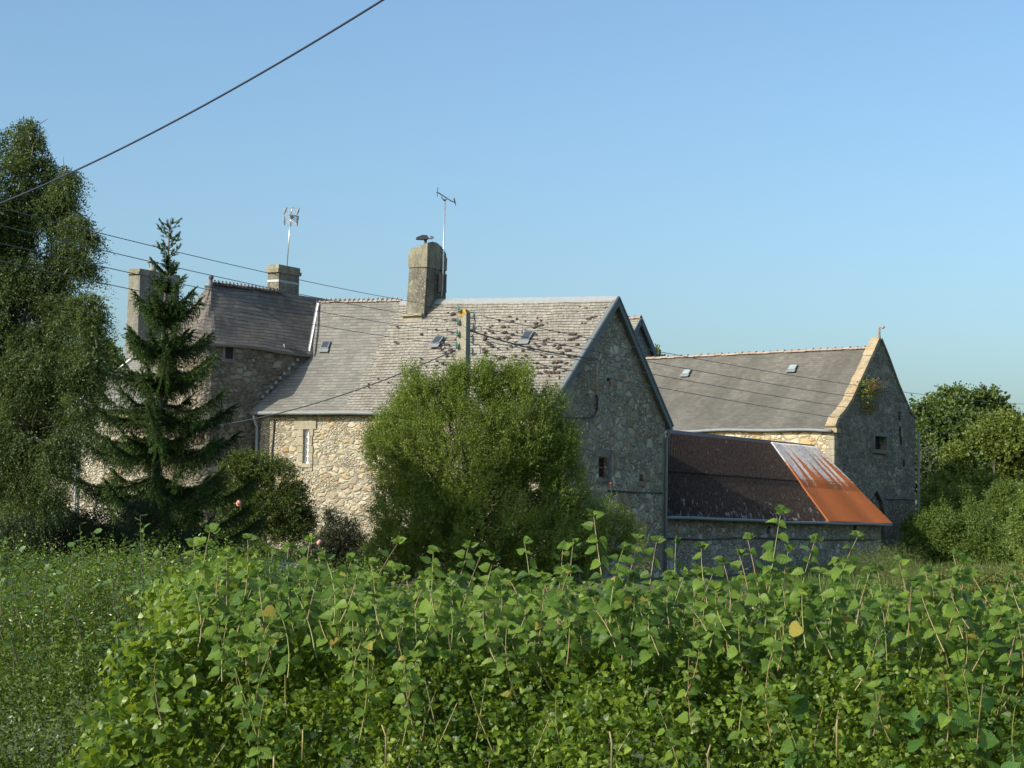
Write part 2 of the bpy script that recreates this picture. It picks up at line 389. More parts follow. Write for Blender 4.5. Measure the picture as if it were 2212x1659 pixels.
def gutter(name, a, b_, parent, mat, r=.07, wob=.0, seg=14):
    pts = []
    for i in range(seg+1):
        t_ = i/seg; p = np.asarray(a)*(1-t_)+np.asarray(b_)*t_; pts.append(p+np.array([0, 0, wob*math.sin(t_*9)+wob*.6*math.sin(t_*23)]))
    mb = MB(); mb.tube(pts, r, 8); 
    return mb.build(name, mat, parent)
def ridge_tiles(name, a, b_, parent, mats, n, r=.12, teeth=False, skip=0):
    a, b_ = np.asarray(a, float), np.asarray(b_, float); d = (b_-a)/n; dn = d/np.linalg.norm(d); side = np.cross(dn, [0, 0, 1]); up = np.array([0, 0, 1.])
    mb = MB()
    for i in range(n):
        p0 = a+d*i; p1 = a+d*(i+1.04); z0 = random.uniform(-.015, .015); mi = 0 if random.random() > .3 else len(mats)-1
        for k in range(6):
            f0, f1 = math.pi*k/6, math.pi*(k+1)/6
            o0 = side*math.cos(f0)*r+up*(math.sin(f0)*r*.9+z0-.05); o1 = side*math.cos(f1)*r+up*(math.sin(f1)*r*.9+z0-.05)
            mb.poly([p0+o0*1.0, p1+o0*.9, p1+o1*.9, p0+o1*1.0], None, mi, True)
        mb.tube([p0+side*r*1.02-up*.05, p0+side*r*.8+up*(r*.5), p0+up*(r*.95+z0-.04), p0-side*r*.8+up*(r*.5)], .022, 4, mi)
        if teeth: mb.box(p0+up*(r+.005), dn*.022, side*.016, up*.024, mi)
    return mb.build(name, mats, parent)

def project_on_roof(x, y, P, n): return hitp(x, y, P, n)

# ================================================================ GROUND
def hgt(x, y):
    h = 0.
    h += .55*math.exp(-((y+2)/9)**2)
    if y > 75: h += 3.0*(1-math.exp(-((y-75)/90)**2))
    k = max(0, min(1, (-x-8)/45)); yy = max(0, min(1, (y-75)/130)); h += 17*k*k*(3-2*k)*yy*yy*(3-2*yy)
    k2 = max(0, min(1, (x-20)/90)); yy = max(0, min(1, (y-120)/200)); h += 10*k2*yy
    return h
def mk_ground():
    xs = sorted(set([-1500, -900, -500, -320, -240]+list(range(-180, 181, 6))+[240, 320, 500, 900, 1500]))
    ys = sorted(set([-300, -120, -60, -30, -15]+list(range(-9, 30, 3))+list(range(30, 260, 6))+[290, 340, 420, 600, 1000, 2200]))
    v = [(x, y, hgt(x, y)+.15*math.sin(x*.3)*math.sin(y*.23)) for y in ys for x in xs]
    nx = len(xs); f = [[j*nx+i, j*nx+i+1, (j+1)*nx+i+1, (j+1)*nx+i] for j in range(len(ys)-1) for i in range(nx-1)]
    me = bpy.data.meshes.new('ground'); me.from_pydata(v, [], f)
    for p in me.polygons: p.use_smooth = True
    m, t, b = newmat('meadow'); nb = NB(t); c = obj_co(nb)
    n1 = nb.noise(c, .12, 6, .6); n2 = nb.noise(c, 2.5, 6, .7)
    col = nb.mix(nb.step(n1, .35, .65), (.060, .085, .022), (.12, .15, .04)); col = nb.mix(nb.step(n2, .4, .7), col, (.05, .065, .02))
    t.links.new(col, b.inputs['Base Color']); b.inputs['Roughness'].default_value = 1
    bp = nb.n('ShaderNodeBump', Strength=1, Distance=.2, Height=n2); t.links.new(bp.outputs[0], b.inputs['Normal'])
    o = link('ground', me, None, [m]); o['kind'] = 'structure'
mk_ground()

# ================================================================ MAIN HOUSE
UM, LM = az(31), az(-65)
VM = np.array([UM[1], -UM[0], 0])                        # gable outward normal
G = hitv(1184, 900, (1.13, 57.03), 31); G[2] = 0
J = hitv(553, 893, G, -65); J[2] = 0
C = hitv(1437, 925, G, 31); C[2] = 0
APX = hitv(1326, 643, G, 31)
RLm = hitv(645, 652, APX, -65); RLm[2] = 9.55
WH = np.linalg.norm(J-G); WG = np.linalg.norm(C-G); tA = np.linalg.norm((APX-G)[:2])
FN = np.array([-LM[1], LM[0], 0]); FN = FN if FN[1] < 0 else -FN   # front outward normal
ov, vg = .28, .14
ridR = APX+VM*vg; 
ER = G+FN*ov+VM*vg; ER[2] = zat(ER, 886)
EL = J+FN*ov; EL[2] = zat(EL, 890)
BR = C-FN*ov+VM*vg; BR[2] = zat(BR, 921)
BL = Z(J+UM*WG*1.0-FN*ov, BR[2]+.1)
house = thing('stone_farmhouse', 'long stone farmhouse with patched slate roof, moss clumps and a big shaded gable', 'house', (G+J)/2)
mb = MB()
# front wall
fw_in = -FN
s_w0 = np.linalg.norm((hitv(668.5, 960, G, -65)-G)[:2]); s_w1 = np.linalg.norm((hitv(655, 960, G, -65)-G)[:2])
Pw = G+LM*(s_w0+s_w1)/2; zw1 = zat(Pw, 928); zw0 = zat(Pw, 1001)
win_f = rect(s_w0, s_w1, zw0, zw1)
zeR, zeL = ER[2]+.12, EL[2]+.12
wall_sheet(mb, G, LM, [(0, -1), (WH, -1), (WH, zeL), (0, zeR)], [win_f], .25, 0, fw_in)
# gable
def gs(x, y): q = hitv(x, y, G, 31); return (np.linalg.norm((q-G)[:2]), q[2])
h1 = [gs(1293, 1032), gs(1312, 1032), gs(1312, 988), gs(1293, 988)]
h2 = [gs(1311, 841), gs(1320, 841), gs(1320, 817), gs(1311, 817)]
h3 = [gs(1382, 1040), gs(1389, 1040), gs(1389, 1026), gs(1382, 1026)]
zg = BR[2]+.1
wall_sheet(mb, G, UM, [(0, -1), (WG, -1), (WG, zg), (tA, APX[2]-.12), (0, zeR)], [h1, h2, h3], .3, 1, -VM)
# back and left
mb.poly([Z(C, -1), Z(BL+FN*ov, -1), Z(BL+FN*ov, zg), Z(C, zg)], None, 1)
mb.poly([Z(J, -1), Z(J, zeL), Z(RLm, 9.4), Z(BL+FN*ov, zg), Z(BL+FN*ov, -1)], None, 1)
mb.build('wall', [M_front, M_gable], house)
# roofs
spl_top = hitv(868, 655, APX, -65); u_split = np.linalg.norm((spl_top-ridR)[:2])/np.linalg.norm((RLm-ridR)[:2])
spl_bot_pt = hitv(735, 888, ER, -65); e_split = np.linalg.norm((spl_bot_pt-ER)[:2])/np.linalg.norm((EL-ER)[:2])
RS = ridR*(1-u_split)+RLm*u_split; ES = ER*(1-e_split)+EL*e_split
r1 = roof_sheet('roof', M_rough, RS, ridR, ES, ER, house, 36, 18, .09, .10, .0, seed=3, lumps=.035)
r2 = roof_sheet('roof', M_smooth, RLm, RS, EL, ES, house, 24, 16, .04, .20, .12, seed=5, lumps=.015)
r1['label'] = 'rough pale slates with dark moss clumps'; r2['label'] = 'smoother grey slates towards the tower'
rb = roof_sheet('roof', M_smooth, Z(RLm, RLm[2]), ridR, BL, BR, house, 10, 8, .02, seed=6)
rn = np.cross(RS-ridR, ER-ridR); rn /= np.linalg.norm(rn); rn = rn if rn[2] > 0 else -rn
slp = (ER-ridR)/np.linalg.norm(ER-ridR); ldir = (RS-ridR)/np.linalg.norm(RS-ridR)
# moss clumps (one ragged growth over the whole slope)
MOSS = [(190,213,60),(205,270,60),(805,240,50),(830,290,45),(690,277,35),(882,265,25),(735,352,60),(792,352,30),(613,337,20),(1083,312,40),(1100,338,60),(1150,328,55),(1065,362,25),(1100,257,20),(1140,283,30),(1210,310,15),(1655,265,65),(1690,250,45),(1730,242,45),(1585,310,25),(1620,310,20),(1835,155,20),(1237,390,28),(1335,410,35),(750,410,60),(620,412,40),(585,397,25),(880,405,25),(938,405,20),(990,400,35),(1465,430,55),(1505,428,55),(1450,490,50),(1480,480,60),(1520,470,55),(1560,450,40),(785,463,60),(835,432,45),(535,478,55),(680,475,50),(875,518,55),(1180,500,60),(1215,480,45),(1275,497,40),(1402,490,18),(1075,532,40),(1175,535,50),(580,532,60),(615,560,45),(1110,560,50),(1010,590,50),(1045,588,60),(1285,553,55),(1345,550,50),(1393,545,40),(1535,540,50),(1320,582,50),(1350,575,35),(680,585,30),(820,555,30),(865,550,30),(520,590,55),(540,612,55),(775,582,25),(945,605,45),(1010,568,55),(1225,618,30),(1430,602,75),(1370,630,50),(1440,660,50),(860,663,40),(975,660,35),(937,686,30),(1000,687,25),(1140,652,40),(1180,672,55),(1260,675,28),(545,652,40),(680,690,55),(715,685,55),(745,675,40),(1045,708,20),(590,730,50),(870,748,50),(905,742,55),(645,760,35),(1098,740,40),(1280,735,60),(1310,738,40),(1345,725,60),(1405,748,30),(1060,742,20),(1190,790,55),(1300,785,50),(1335,780,50),(1035,775,25),(1050,798,30),(1102,793,40),(1290,808,40),(1130,850,50),(1190,832,50),(1215,840,40),(1240,842,50),(1280,842,50),(1330,842,40),(1230,880,20),(1340,880,15),(852,955,40),(130,383,30),(172,407,30),(80,523,40),(138,545,40),(217,490,35),(50,578,50),(110,628,45),(165,600,60),(172,632,25),(80,740,50),(105,277,20),(420,960,40),(545,795,50),(20,720,40),(10,770,40)]
mb = MB()
def moss_at(P, wx):
    k = random.uniform(.85, 1.1); base = len(mb.v); n = 11
    c = P+rn*.0
    ph = [random.uniform(0, 6.28) for _ in range(3)]
    ring = []
    for i in range(n):
        a = 2*math.pi*i/n; rr = 1+.22*math.sin(2*a+ph[0])+.13*math.sin(3*a+ph[1])+.08*math.sin(5*a+ph[2])
        ring.append((math.cos(a)*rr*wx*.5*k, math.sin(a)*rr*wx*.33*k))
    for lay, (sc, h) in enumerate(((1, -.02), (.95, .018), (.6, .034))):
        for a, b_ in ring: mb.v.append(tuple(c+ldir*a*sc+slp*b_*sc+rn*h))
    mb.v.append(tuple(c+rn*.038))
    for lay in range(2):
        for i in range(n):
            j = (i+1) % n; q = base+lay*n
            mb.f.append([q+i, q+j, q+n+j, q+n+i]); mb.uv += [(0, 0)]*4; mb.mi.append(0); mb.sm.append(True)
    for i in range(n):
        mb.f.append([base+2*n+i, base+2*n+(i+1) % n, base+3*n]); mb.uv += [(0, 0)]*3; mb.mi.append(0); mb.sm.append(True)
for x, y, w_ in MOSS:
    fx, fy = 1700+x/2.765, 1150+y/2.765
    P = hitp(fx*.553, fy*.553, ridR, rn); moss_at(P, w_/2.765*.553/4000*60*1.02)
for _ in range(130):
    a, b_ = random.random(), random.random()**.7
    P = (ridR*(1-a)+RS*a)*(1-b_)+(ER*(1-a)+ES*a)*b_
    if a > .75 and random.random() < .7: continue
    moss_at(P-rn*.02, random.uniform(.06, .14))
o = mb.build('moss', M_moss, house); o['kind'] = 'stuff'
# zinc ridge on right part, tiles on left part
mb = MB(); up = np.array([0, 0, 1.])
a_, b2 = ridR+up*.02, RS+up*.02
nseg = 12
for i in range(nseg):
    p0 = a_*(1-i/nseg)+b2*i/nseg; p1 = a_*(1-(i+1)/nseg)+b2*(i+1)/nseg
    back = (BR-ridR)/np.linalg.norm(BR-ridR)
    for sdir in (slp, back):
        mb.poly([p0+up*.03, p1+up*.03, p1+up*.03+sdir*.2, p0+up*.03+sdir*.2])
        mb.poly([p0+up*.03+sdir*.2, p1+up*.03+sdir*.2, p1+sdir*.2-up*.05, p0+sdir*.2-up*.05])
mb.build('ridge_cap', plain('dull_lead', (.27, .28, .29), .8, 0, .2), house)
ridge_tiles('ridge_tiles', RLm+up*.03, RS+up*.03, house, [M_ridge, M_ridge, M_terra], 22, .09, True)
# gutter, downpipe, bargeboards
gutter('gutter', EL+FN*.05-up*.05, ER+FN*.05-up*.05, house, M_zincd, .065, .012)
gutter('gutter', BR-FN*.04-up*.05, BL-FN*.04-up*.05, house, M_zincd, .065)
mb = MB(); pb = J+FN*.10-LM*.12
mb.tube([Z(J+FN*.3-LM*.1, EL[2]-.08), Z(J+FN*.28-LM*.12, EL[2]-.25), Z(pb, EL[2]-.5), Z(pb, 0)], .05, 8); mb.build('downpipe', M_zinc, house)
mb = MB(); pb = C+VM*.10+FN*.12
mb.tube([Z(C-FN*.2+VM*.16, BR[2]-.08), Z(C-FN*.1+VM*.14, BR[2]-.2), Z(pb, BR[2]-.45), Z(pb, 0)], .06, 8); mb.build('downpipe', M_zincd, house)
mb = MB(); q1 = J+FN*.04-LM*.75; mb.tube([Z(q1, EL[2]-.25), Z(q1+LM*.06, EL[2]-1.2), Z(q1+LM*.08, 2.2)], .022, 5)
mb.build('wall_cable', M_cable, house)
for a, b_ in ((ridR, ER), (ridR, BR)):
    mb = MB(); d = b_-a; L = np.linalg.norm(d); d = d/L; nn = np.cross(d, VM); nn = nn if nn[2] < 0 else -nn
    mb.box((a+b_)/2+nn*.07+VM*.035, d*L/2, nn*.13, VM*.022); mb.box((a+b_)/2-nn*.005-VM*.01, d*L/2, nn*.03, VM*.09)
    mb.box((a+b_)/2+nn*.11-VM*.07, d*L/2, nn*.03, VM*.08)
    mb.build('bargeboard', M_board, house)
# verge soffit at eave tail
# step flashing along tower
# front window
wf = thing.__call__ if False else None
mb = MB(); c = G+LM*(s_w0+s_w1)/2; hw = (s_w1-s_w0)/2; zc, hz = (zw0+zw1)/2, (zw1-zw0)/2
for s_, k in ((-1, 0), (1, 0)): mb.box(Z(c+LM*s_*(hw-.03)-FN*.12, zc), LM*.03, FN*.03, up*hz)
for k in range(6): mb.box(Z(c-FN*.12, zw0+.03+k*(2*hz-.06)/5), LM*(hw-.06), FN*.025, up*(.03 if k in (0, 5) else .016))
mb.box(Z(c-FN*.12, zc), LM*.014, FN*.02, up*(hz-.05))
wnd = mb.build('window', M_white, house)
mb = MB(); mb.box(Z(c-FN*.15, zc), LM*hw, FN*.005, up*hz); mb.build('pane', M_pane, wnd)
mb = MB()
zz = zw0-.25
while zz < zw1+.2:
    h = random.uniform(.22, .34); w1 = random.uniform(.14, .30); w2 = random.uniform(.10, .16)
    mb.box(Z(c+LM*(hw+w1/2)+FN*.012, zz+h/2), LM*w1/2, FN*.02, up*(h/2-.008)); 
    mb.box(Z(c-LM*(hw+w2/2)+FN*.012, zz+h/2), LM*w2/2, FN*.02, up*(h/2-.008)); zz += h
mb.box(Z(c+FN*.018+LM*.05, zw1+.15), LM*(hw+.3), FN*.022, up*.14); mb.box(Z(c+FN*.02, zw0-.07), LM*(hw+.1), FN*.035, up*.06)
mb.build('surround', M_granite, wnd)
# gable window
def gpt(s_, z, k=0.): return G+UM*s_+VM*k+up*z
mb = MB(); s0, s1 = h1[0][0], h1[1][0]; z0, z1 = h1[0][1], h1[2][1]; sc = (s0+s1)/2; zc = (z0+z1)/2
for s_ in (s0+.03, s1-.03): mb.box(gpt(s_, zc, -.15), UM*.03, VM*.03, up*(z1-z0)/2)
for z_ in (z0+.03, zc, z1-.03): mb.box(gpt(sc, z_, -.15), UM*(s1-s0-.12)/2, VM*.025, up*.025)
gw = mb.build('window', M_brown, house)
mb = MB(); mb.box(gpt(sc, zc, -.19), UM*(s1-s0)/2, VM*.005, up*(z1-z0)/2); mb.build('pane', M_pane, gw)
mb = MB(); mb.box(gpt(sc, z1+.13, .012), UM*(s1-s0+.5)/2, VM*.02, up*.12); mb.box(gpt(sc, z0-.08, .02), UM*(s1-s0+.3)/2, VM*.04, up*.06)
mb.box(gpt(s1+.12, zc, .012), UM*.11, VM*.02, up*((z1-z0)/2-.003)); mb.build('surround', M_granite_d, gw)
mb = MB(); mb.box(gpt((h2[0][0]+h2[1][0])/2, (h2[0][1]+h2[2][1])/2, -.27), UM*.3, VM*.02, up*.4)
mb.box(gpt((h2[0][0]+h2[1][0])/2, h2[0][1]+.14, -.12), UM*.12, VM*.06, up*.14, 1)
mb.build('niche', [M_dark, M_terra], house)
mb = MB(); mb.box(gpt((h3[0][0]+h3[1][0])/2, (h3[0][1]+h3[2][1])/2, -.28), UM*.3, VM*.01, up*.3); mb.build('niche', M_dark, house)
def quoin(P, d1, n1, d2, n2, z1, mat):
    mb = MB(); z = 0.; k = 0
    while z < z1-.2:
        h = random.uniform(.2, .36); a = random.uniform(.3, .5) if k % 2 else random.uniform(.18, .28); b_ = random.uniform(.18, .28) if k % 2 else random.uniform(.3, .5)
        mb.box(Z(P+d1*a/2, z+h/2), d1*a/2, n1*.012, up*(h/2-.012)); mb.box(Z(P+d2*b_/2, z+h/2), d2*b_/2, n2*.012, up*(h/2-.012)); z += h; k += 1
    return mb.build('quoins', mat, house)
M_quoin = render_mat('quoin_stone', (.36, .33, .25), (.24, .21, .16), (.46, .43, .35))
quoin(G, LM, FN, UM, VM, ER[2]-.1, M_quoin); quoin(C, -UM, VM, -UM*.01, VM, BR[2]-.2, M_quoin)
# cables on gable
mb = MB()
def gline(pts, r=.03): mb.tube([hitv(x, y, G+VM*.05, 31) for x, y in pts], r, 5)
gline([(1287, 852), (1291, 860), (1290, 885), (1284, 899), (1277, 902), (1244, 903), (1200, 902)]); mb.build('wall_cable', M_cable, house); mb = MB(); gline([(1315, 1060), (1370, 1063), (1432, 1065)], .025)
mb.build('wall_cable', M_cable, house)
mb = MB(); pt = hitv(1291, 775, G+VM*.35, 31); pb = hitv(1288, 853, G+VM*.35, 31)
mb.tube([pt, pb], .045, 8)
for q in (.03, .33, .97):
    p = pt*(1-q)+pb*q; mb.tube([p, p-VM*.36], .02, 5); mb.tube([p-up*.02, p+up*.02], .06, 8)
mb.build('cable_post', M_conc, house)
CABLE_END = pt
# skylights
def skylight(par, px, py, P, n, l_, s_, w_=.42, h_=.6, glass=M_sky):
    c = hitp(px, py, P, n)+n*.03
    mb = MB(); mb.box(c-n*.02, l_*w_/2, s_*h_/2, n*.03); mb.box(c-n*.02+s_*(h_*.5+.09), l_*(w_*.6), s_*.09, n*.010)
    o = mb.build('skylight', M_zincd, par)
    mb = MB(); mb.box(c+n*.012, l_*(w_/2-.035), s_*(h_/2-.04), n*.004); mb.build('pane', glass, o)
skylight(house, 945, 735, ridR, rn, ldir, slp, .32, .42); skylight(house, 1138, 726, ridR, rn, ldir, slp, .34, .5)
rn2 = np.cross(RS-RLm, EL-RLm); rn2 /= np.linalg.norm(rn2); rn2 = rn2 if rn2[2] > 0 else -rn2
skylight(house, 703, 746, RLm-rn2*.12, rn2, ldir, (EL-RLm)/np.linalg.norm(EL-RLm), .32, .42)

# ---- big tapered chimney of the main ridge
def prism(mb, ring0, ring1, mi=0, top=True):
    n = len(ring0)
    for i in range(n): mb.poly([ring0[i], ring0[(i+1) % n], ring1[(i+1) % n], ring1[i]], None, mi)
    if top: mb.poly(list(ring1), None, mi)
# corner towards the camera on the right
rid = lambda x: hitv(x, 655, APX, -65)
fp = APX-UM*.75                                 # front face plane point
cR = hitv(912, 697, fp, -65); cL = hitv(871, 690, fp, -65)
cRt = hitv(921, 578, fp, -65); cLt = hitv(883, 578, fp, -65)
dep = 1.55
zb_ = cR[2]-.9
ch = MB()
zt1 = zat(cRt, 575)
b0 = [Z(cR, zb_), Z(cR+UM*dep, zb_), Z(cL+UM*dep, zb_), Z(cL, zb_)]
b1 = [Z(cRt+UM*.04, zt1), Z(cRt+UM*(dep-.35), zt1), Z(cLt+UM*(dep-.35), zt1), Z(cLt+UM*.04, zt1)]
prism(ch, b0, b1)
chim = ch.build('chimney', M_chim, house)
mb = MB()
def grow(r, k):
    c = sum(r)/len(r); return [c+(p-c)*(1+k/np.linalg.norm((p-c)[:2])) for p in r]
z2 = zat(cRt, 548)
r_a = [Z(p, zt1-.02) for p in grow(b1, .05)]; r_b = [Z(p, z2) for p in grow(b1, .06)]
prism(mb, r_a, r_b)
ztop = zat(cRt, 524)
r_c0 = [Z(p, z2) for p in grow(b1, .02)]
# arched top: centre part higher
cc = sum(r_c0)/4
prism(mb, [Z(p, z2) for p in grow(b1, .03)], [Z(p, z2+.16) for p in grow(b1, .01)])
r2_ = [Z(p, z2+.16) for p in grow(b1, .01)]; 
mids = [r2_[0], (r2_[0]*3+r2_[1])/4, (r2_[0]+r2_[1])/2, (r2_[0]+3*r2_[1])/4, r2_[1]]
mide = [r2_[3], (r2_[3]*3+r2_[2])/4, (r2_[3]+r2_[2])/2, (r2_[3]+3*r2_[2])/4, r2_[2]]
hh = [.22, .30, .30, .2, -.02]
for i in range(4):
    mb.poly([mids[i]+up*hh[i], mids[i+1]+up*hh[i+1], mide[i+1]+up*(hh[i+1]-.18), mide[i]+up*(hh[i]-.2)])
    mb.poly([mids[i], mids[i+1], mids[i+1]+up*hh[i+1], mids[i]+up*hh[i]]); mb.poly([mide[i], mide[i+1], mide[i+1]+up*(hh[i+1]-.18), mide[i]+up*(hh[i]-.2)])
mb.poly([mids[0], mids[0]+up*hh[0], mide[0]+up*(hh[0]-.2), mide[0]]); mb.poly([mids[4], mids[4]+up*hh[4], mide[4]+up*(hh[4]-.18), mide[4]])
mb.build('chimney_cap', M_chimc, chim)
mb = MB(); bl = [Z(p, zb_) for p in grow(b0, .04)]; zp = zat(cR, 680)
mb.box(Z((cR+cL)/2-UM*.05, zp), (cL-cR)/2*np.array([1, 1, 0])*1.15, UM*.10, up*.04)
prism(mb, [p-UM*.03 for p in [Z(cR, zb_), Z(cR+UM*.3, zb_), Z(cL+UM*.3, zb_), Z(cL, zb_)]], [p-UM*.03 for p in [Z(cR, zp), Z(cR+UM*.3, zp), Z(cL+UM*.3, zp), Z(cL, zp)]])
mb.build('flashing', M_granite, chim)
mb = MB(); q = lambda s_, z_: Z(cRt+UM*s_+VM*.10, z_)
zh = zat(cRt+UM*.9, 612)
for s_ in (.72, 1.02): mb.box(q(s_, zh), UM*.03, VM*.05, up*.27)
for z_ in (zh-.29, zh+.29): mb.box(q(.87, z_), UM*.18, VM*.06, up*.03)
mb.box(q(.87, zh)-VM*.02, UM*.12, VM*.03, up*.25)
mb.build('hatch', M_granite_d, chim)

# cowl on it
def cowl():
    p = hitv(928, 520, cRt+UM*.3, -65); p = Z(cRt*.6+cLt*.4+UM*.35, ztop+.02)
    t = thing('chimney_cowl', 'dark metal hood with a shiny end on top of the tall tapered chimney', 'cowl', p)
    mb = MB(); mb.tube([p-up*.15, p+up*.16], .05, 8); mb.build('stalk', M_cable, t)
    mb = MB(); x = np.array([1., 0, 0]); y = np.array([0, 1., 0])
    prof = [(-.33, -.02), (-.30, .05), (-.10, .13), (.06, .12), (.10, .0), (-.06, -.03)]
    a = [p+up*(.16+h)+x*s_-y*.12 for s_, h in prof]; b_ = [p+up*(.16+h)+x*s_+y*.12 for s_, h in prof]
    mb.poly(a); mb.poly(b_[::-1])
    for i in range(6): mb.poly([a[i], a[(i+1) % 6], b_[(i+1) % 6], b_[i]])
    mb.build('hood', M_cable, t)
    mb = MB(); mb.ball(p+up*.215+x*.17, (.13, .09, .06), 12, 8); mb.build('bowl', plain('bright_steel', (.85, .85, .85), .15, 1, .02), t)
cowl()

# ================================================================ TOWER
def tower():
    t = thing('stair_tower', 'stone tower wing with rounded corner and steep hipped slate roof beside the farmhouse', 'tower', J)
    a_, v_ = az(41), np.array([az(41)[1], -az(41)[0], 0]); r = 1.5
    T = lambda s_, w_: J+a_*s_-v_*(r-w_)              # s along the axis from the house corner, w across from the ridge
    sA, sF, far, rc = -.83, -2.49, 5.0, .75
    def foot(o):
        R = r+o; F = sF-o; q = [(far, R), (3.5, R), (2., R), (1., R), (0., R), (-.8, R), (F+rc, R)]
        for k in range(1, 7): b_ = math.pi/2*k/6; q.append((F+rc-rc*math.sin(b_), R-rc+rc*math.cos(b_)))
        rl = 1.1
        q += [(F, 0.), (F, -R+rl)]
        for k in range(1, 8): b_ = math.pi/2*k/7; q.append((F+rl-rl*math.sin(b_), -R+rl-rl*math.cos(b_)) if False else (F+rl-rl*math.cos(b_), -R+rl-rl*math.sin(b_)))
        q += [(1., -R), (far, -R)]; return q
    fb, fe = foot(0), foot(.17)
    zm = zat(T(-1.5, r), 745); zap = zat(T(sA, 0), 613)
    mb = MB(); n = len(fb)
    for i in range(n):
        a, b_ = T(*fb[i]), T(*fb[(i+1) % n]); mb.poly([Z(a, -1), Z(b_, -1), Z(b_, zm+.08), Z(a, zm+.08)])
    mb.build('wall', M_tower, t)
    K = 12; rings = []
    for k in range(K+1):
        f = k/K; row = []
        for i, (s_, w_) in enumerate(fe):
            ts = max(s_, sA); p = T(s_*(1-f)+ts*f, w_*(1-f))
            row.append(Z(p, zm*(1-f)+zap*f-.12*math.sin(math.pi*f)*(1-f*.5)+.025*math.sin(i*1.7+k*.9)+(-.06*s_*(1-f) if s_ > 0 else 0)*.5))
        rings.append(row)
    arc = [0]
    for i in range(1, n): arc.append(arc[-1]+math.hypot(fe[i][0]-fe[i-1][0], fe[i][1]-fe[i-1][1]))
    L = math.hypot(r, zap-zm); mb = MB()
    for k in range(K):
        for i in range(n-1):
            q = [rings[k][i], rings[k][i+1], rings[k+1][i+1], rings[k+1][i]]
            uvs = [(arc[i], L*(1-k/K)), (arc[i+1], L*(1-k/K)), (arc[i+1], L*(1-(k+1)/K)), (arc[i], L*(1-(k+1)/K))]
            mb.poly(q[::-1], uvs[::-1], 0, True)
    for i in range(n-1): mb.poly([rings[0][i], rings[0][i+1], rings[0][i+1]-up*.07, rings[0][i]-up*.07]); mb.poly([rings[0][i]-up*.07, rings[0][i+1]-up*.07, Z(T(*fb[i+1]), zm-.03), Z(T(*fb[i]), zm-.03)])
    mb.build('roof', M_tslate, t)
    A0 = Z(T(sA, 0), zap); Fr = Z(T(2.3, 0), zap)
    ridge_tiles('ridge_tiles', A0+up*.02, Fr+up*.02, t, [M_ridged], 19, .10, True)
    mb = MB(); mb.tube([A0-up*.05, A0+up*.16], .06, 8); mb.ball(A0+up*.21, .09, 12, 8); mb.build('finial', M_ridged, t)
    mb = MB(); mb.tube([A0+up*.03, A0-a_*.12-up*.15], [.08, .14], 10); mb.build('lead_cap', M_zincd, t)
    for x0, x1, y0, y1 in ((488, 500, 750, 775), (620, 629, 753, 759)):
        p = hitv((x0+x1)/2, (y0+y1)/2, J, 41); k = np.linalg.norm(p-EYE)/FPX; w_ = (x1-x0)*k/.55; h = (y1-y0)*k
        mb = MB(); mb.box(p, a_*w_/2, v_*.015, up*h/2); o = mb.build('window', M_dark, t)
        mb = MB(); mb.box(p+up*(h/2+.07), a_*(w_/2+.11), v_*.035, up*.07); mb.box(p-up*(h/2+.06), a_*(w_/2+.08), v_*.035, up*.06)
        for s_ in (-1, 1): mb.box(p+a_*s_*(w_/2+.05), a_*.05, v_*.03, up*(h/2-.002))
        mb.build('surround', M_granite_d, o)
    zroof = lambda p: RLm[2]-((p-RLm)[0]*rn2[0]+(p-RLm)[1]*rn2[1])/rn2[2]
    mb = MB()
    for k in range(12):
        p = J+a_*(.25+k*.19)
        if zroof(p) > zm-.15: break
        mb = MB(); mb.box(Z(p+v_*.03, zroof(p)+.06), a_*.055, v_*.01, up*.05); mb.build('step_flashing', M_zinc, t)
    e0 = Z(T(0, r+.17), zm); n2 = np.cross(a_, A0-e0); n2 /= np.linalg.norm(n2); n2 = n2 if n2[2] > 0 else -n2
    def meet(z):                                      # where main slope and tower slope cross at height z
        A = np.array([[rn2[0], rn2[1]], [n2[0], n2[1]]]); b_ = np.array([rn2@RLm-rn2[2]*z, n2@e0-n2[2]*z]); q = np.linalg.solve(A, b_); return np.array([q[0], q[1], z])
    lo, hi = meet(zm+.02)+rn2*.06, meet(RLm[2]-.1)+rn2*.06
    mb = MB(); g = v_*.06+up*.0; mb.poly([lo, lo+g*.6, hi+g, hi]); mb.poly([lo+g*.6, lo+g*.6-up*.12, hi+g-up*.12, hi+g]); mb.poly([lo, hi, hi-v_*.05+up*.07, lo-v_*.05+up*.07])
    mb.build('valley_flashing', M_white, t)
    return t, T(0, 0), zap, T(2.43, 0), A0
TW, TC, TZ, TFAR, TA0 = tower()

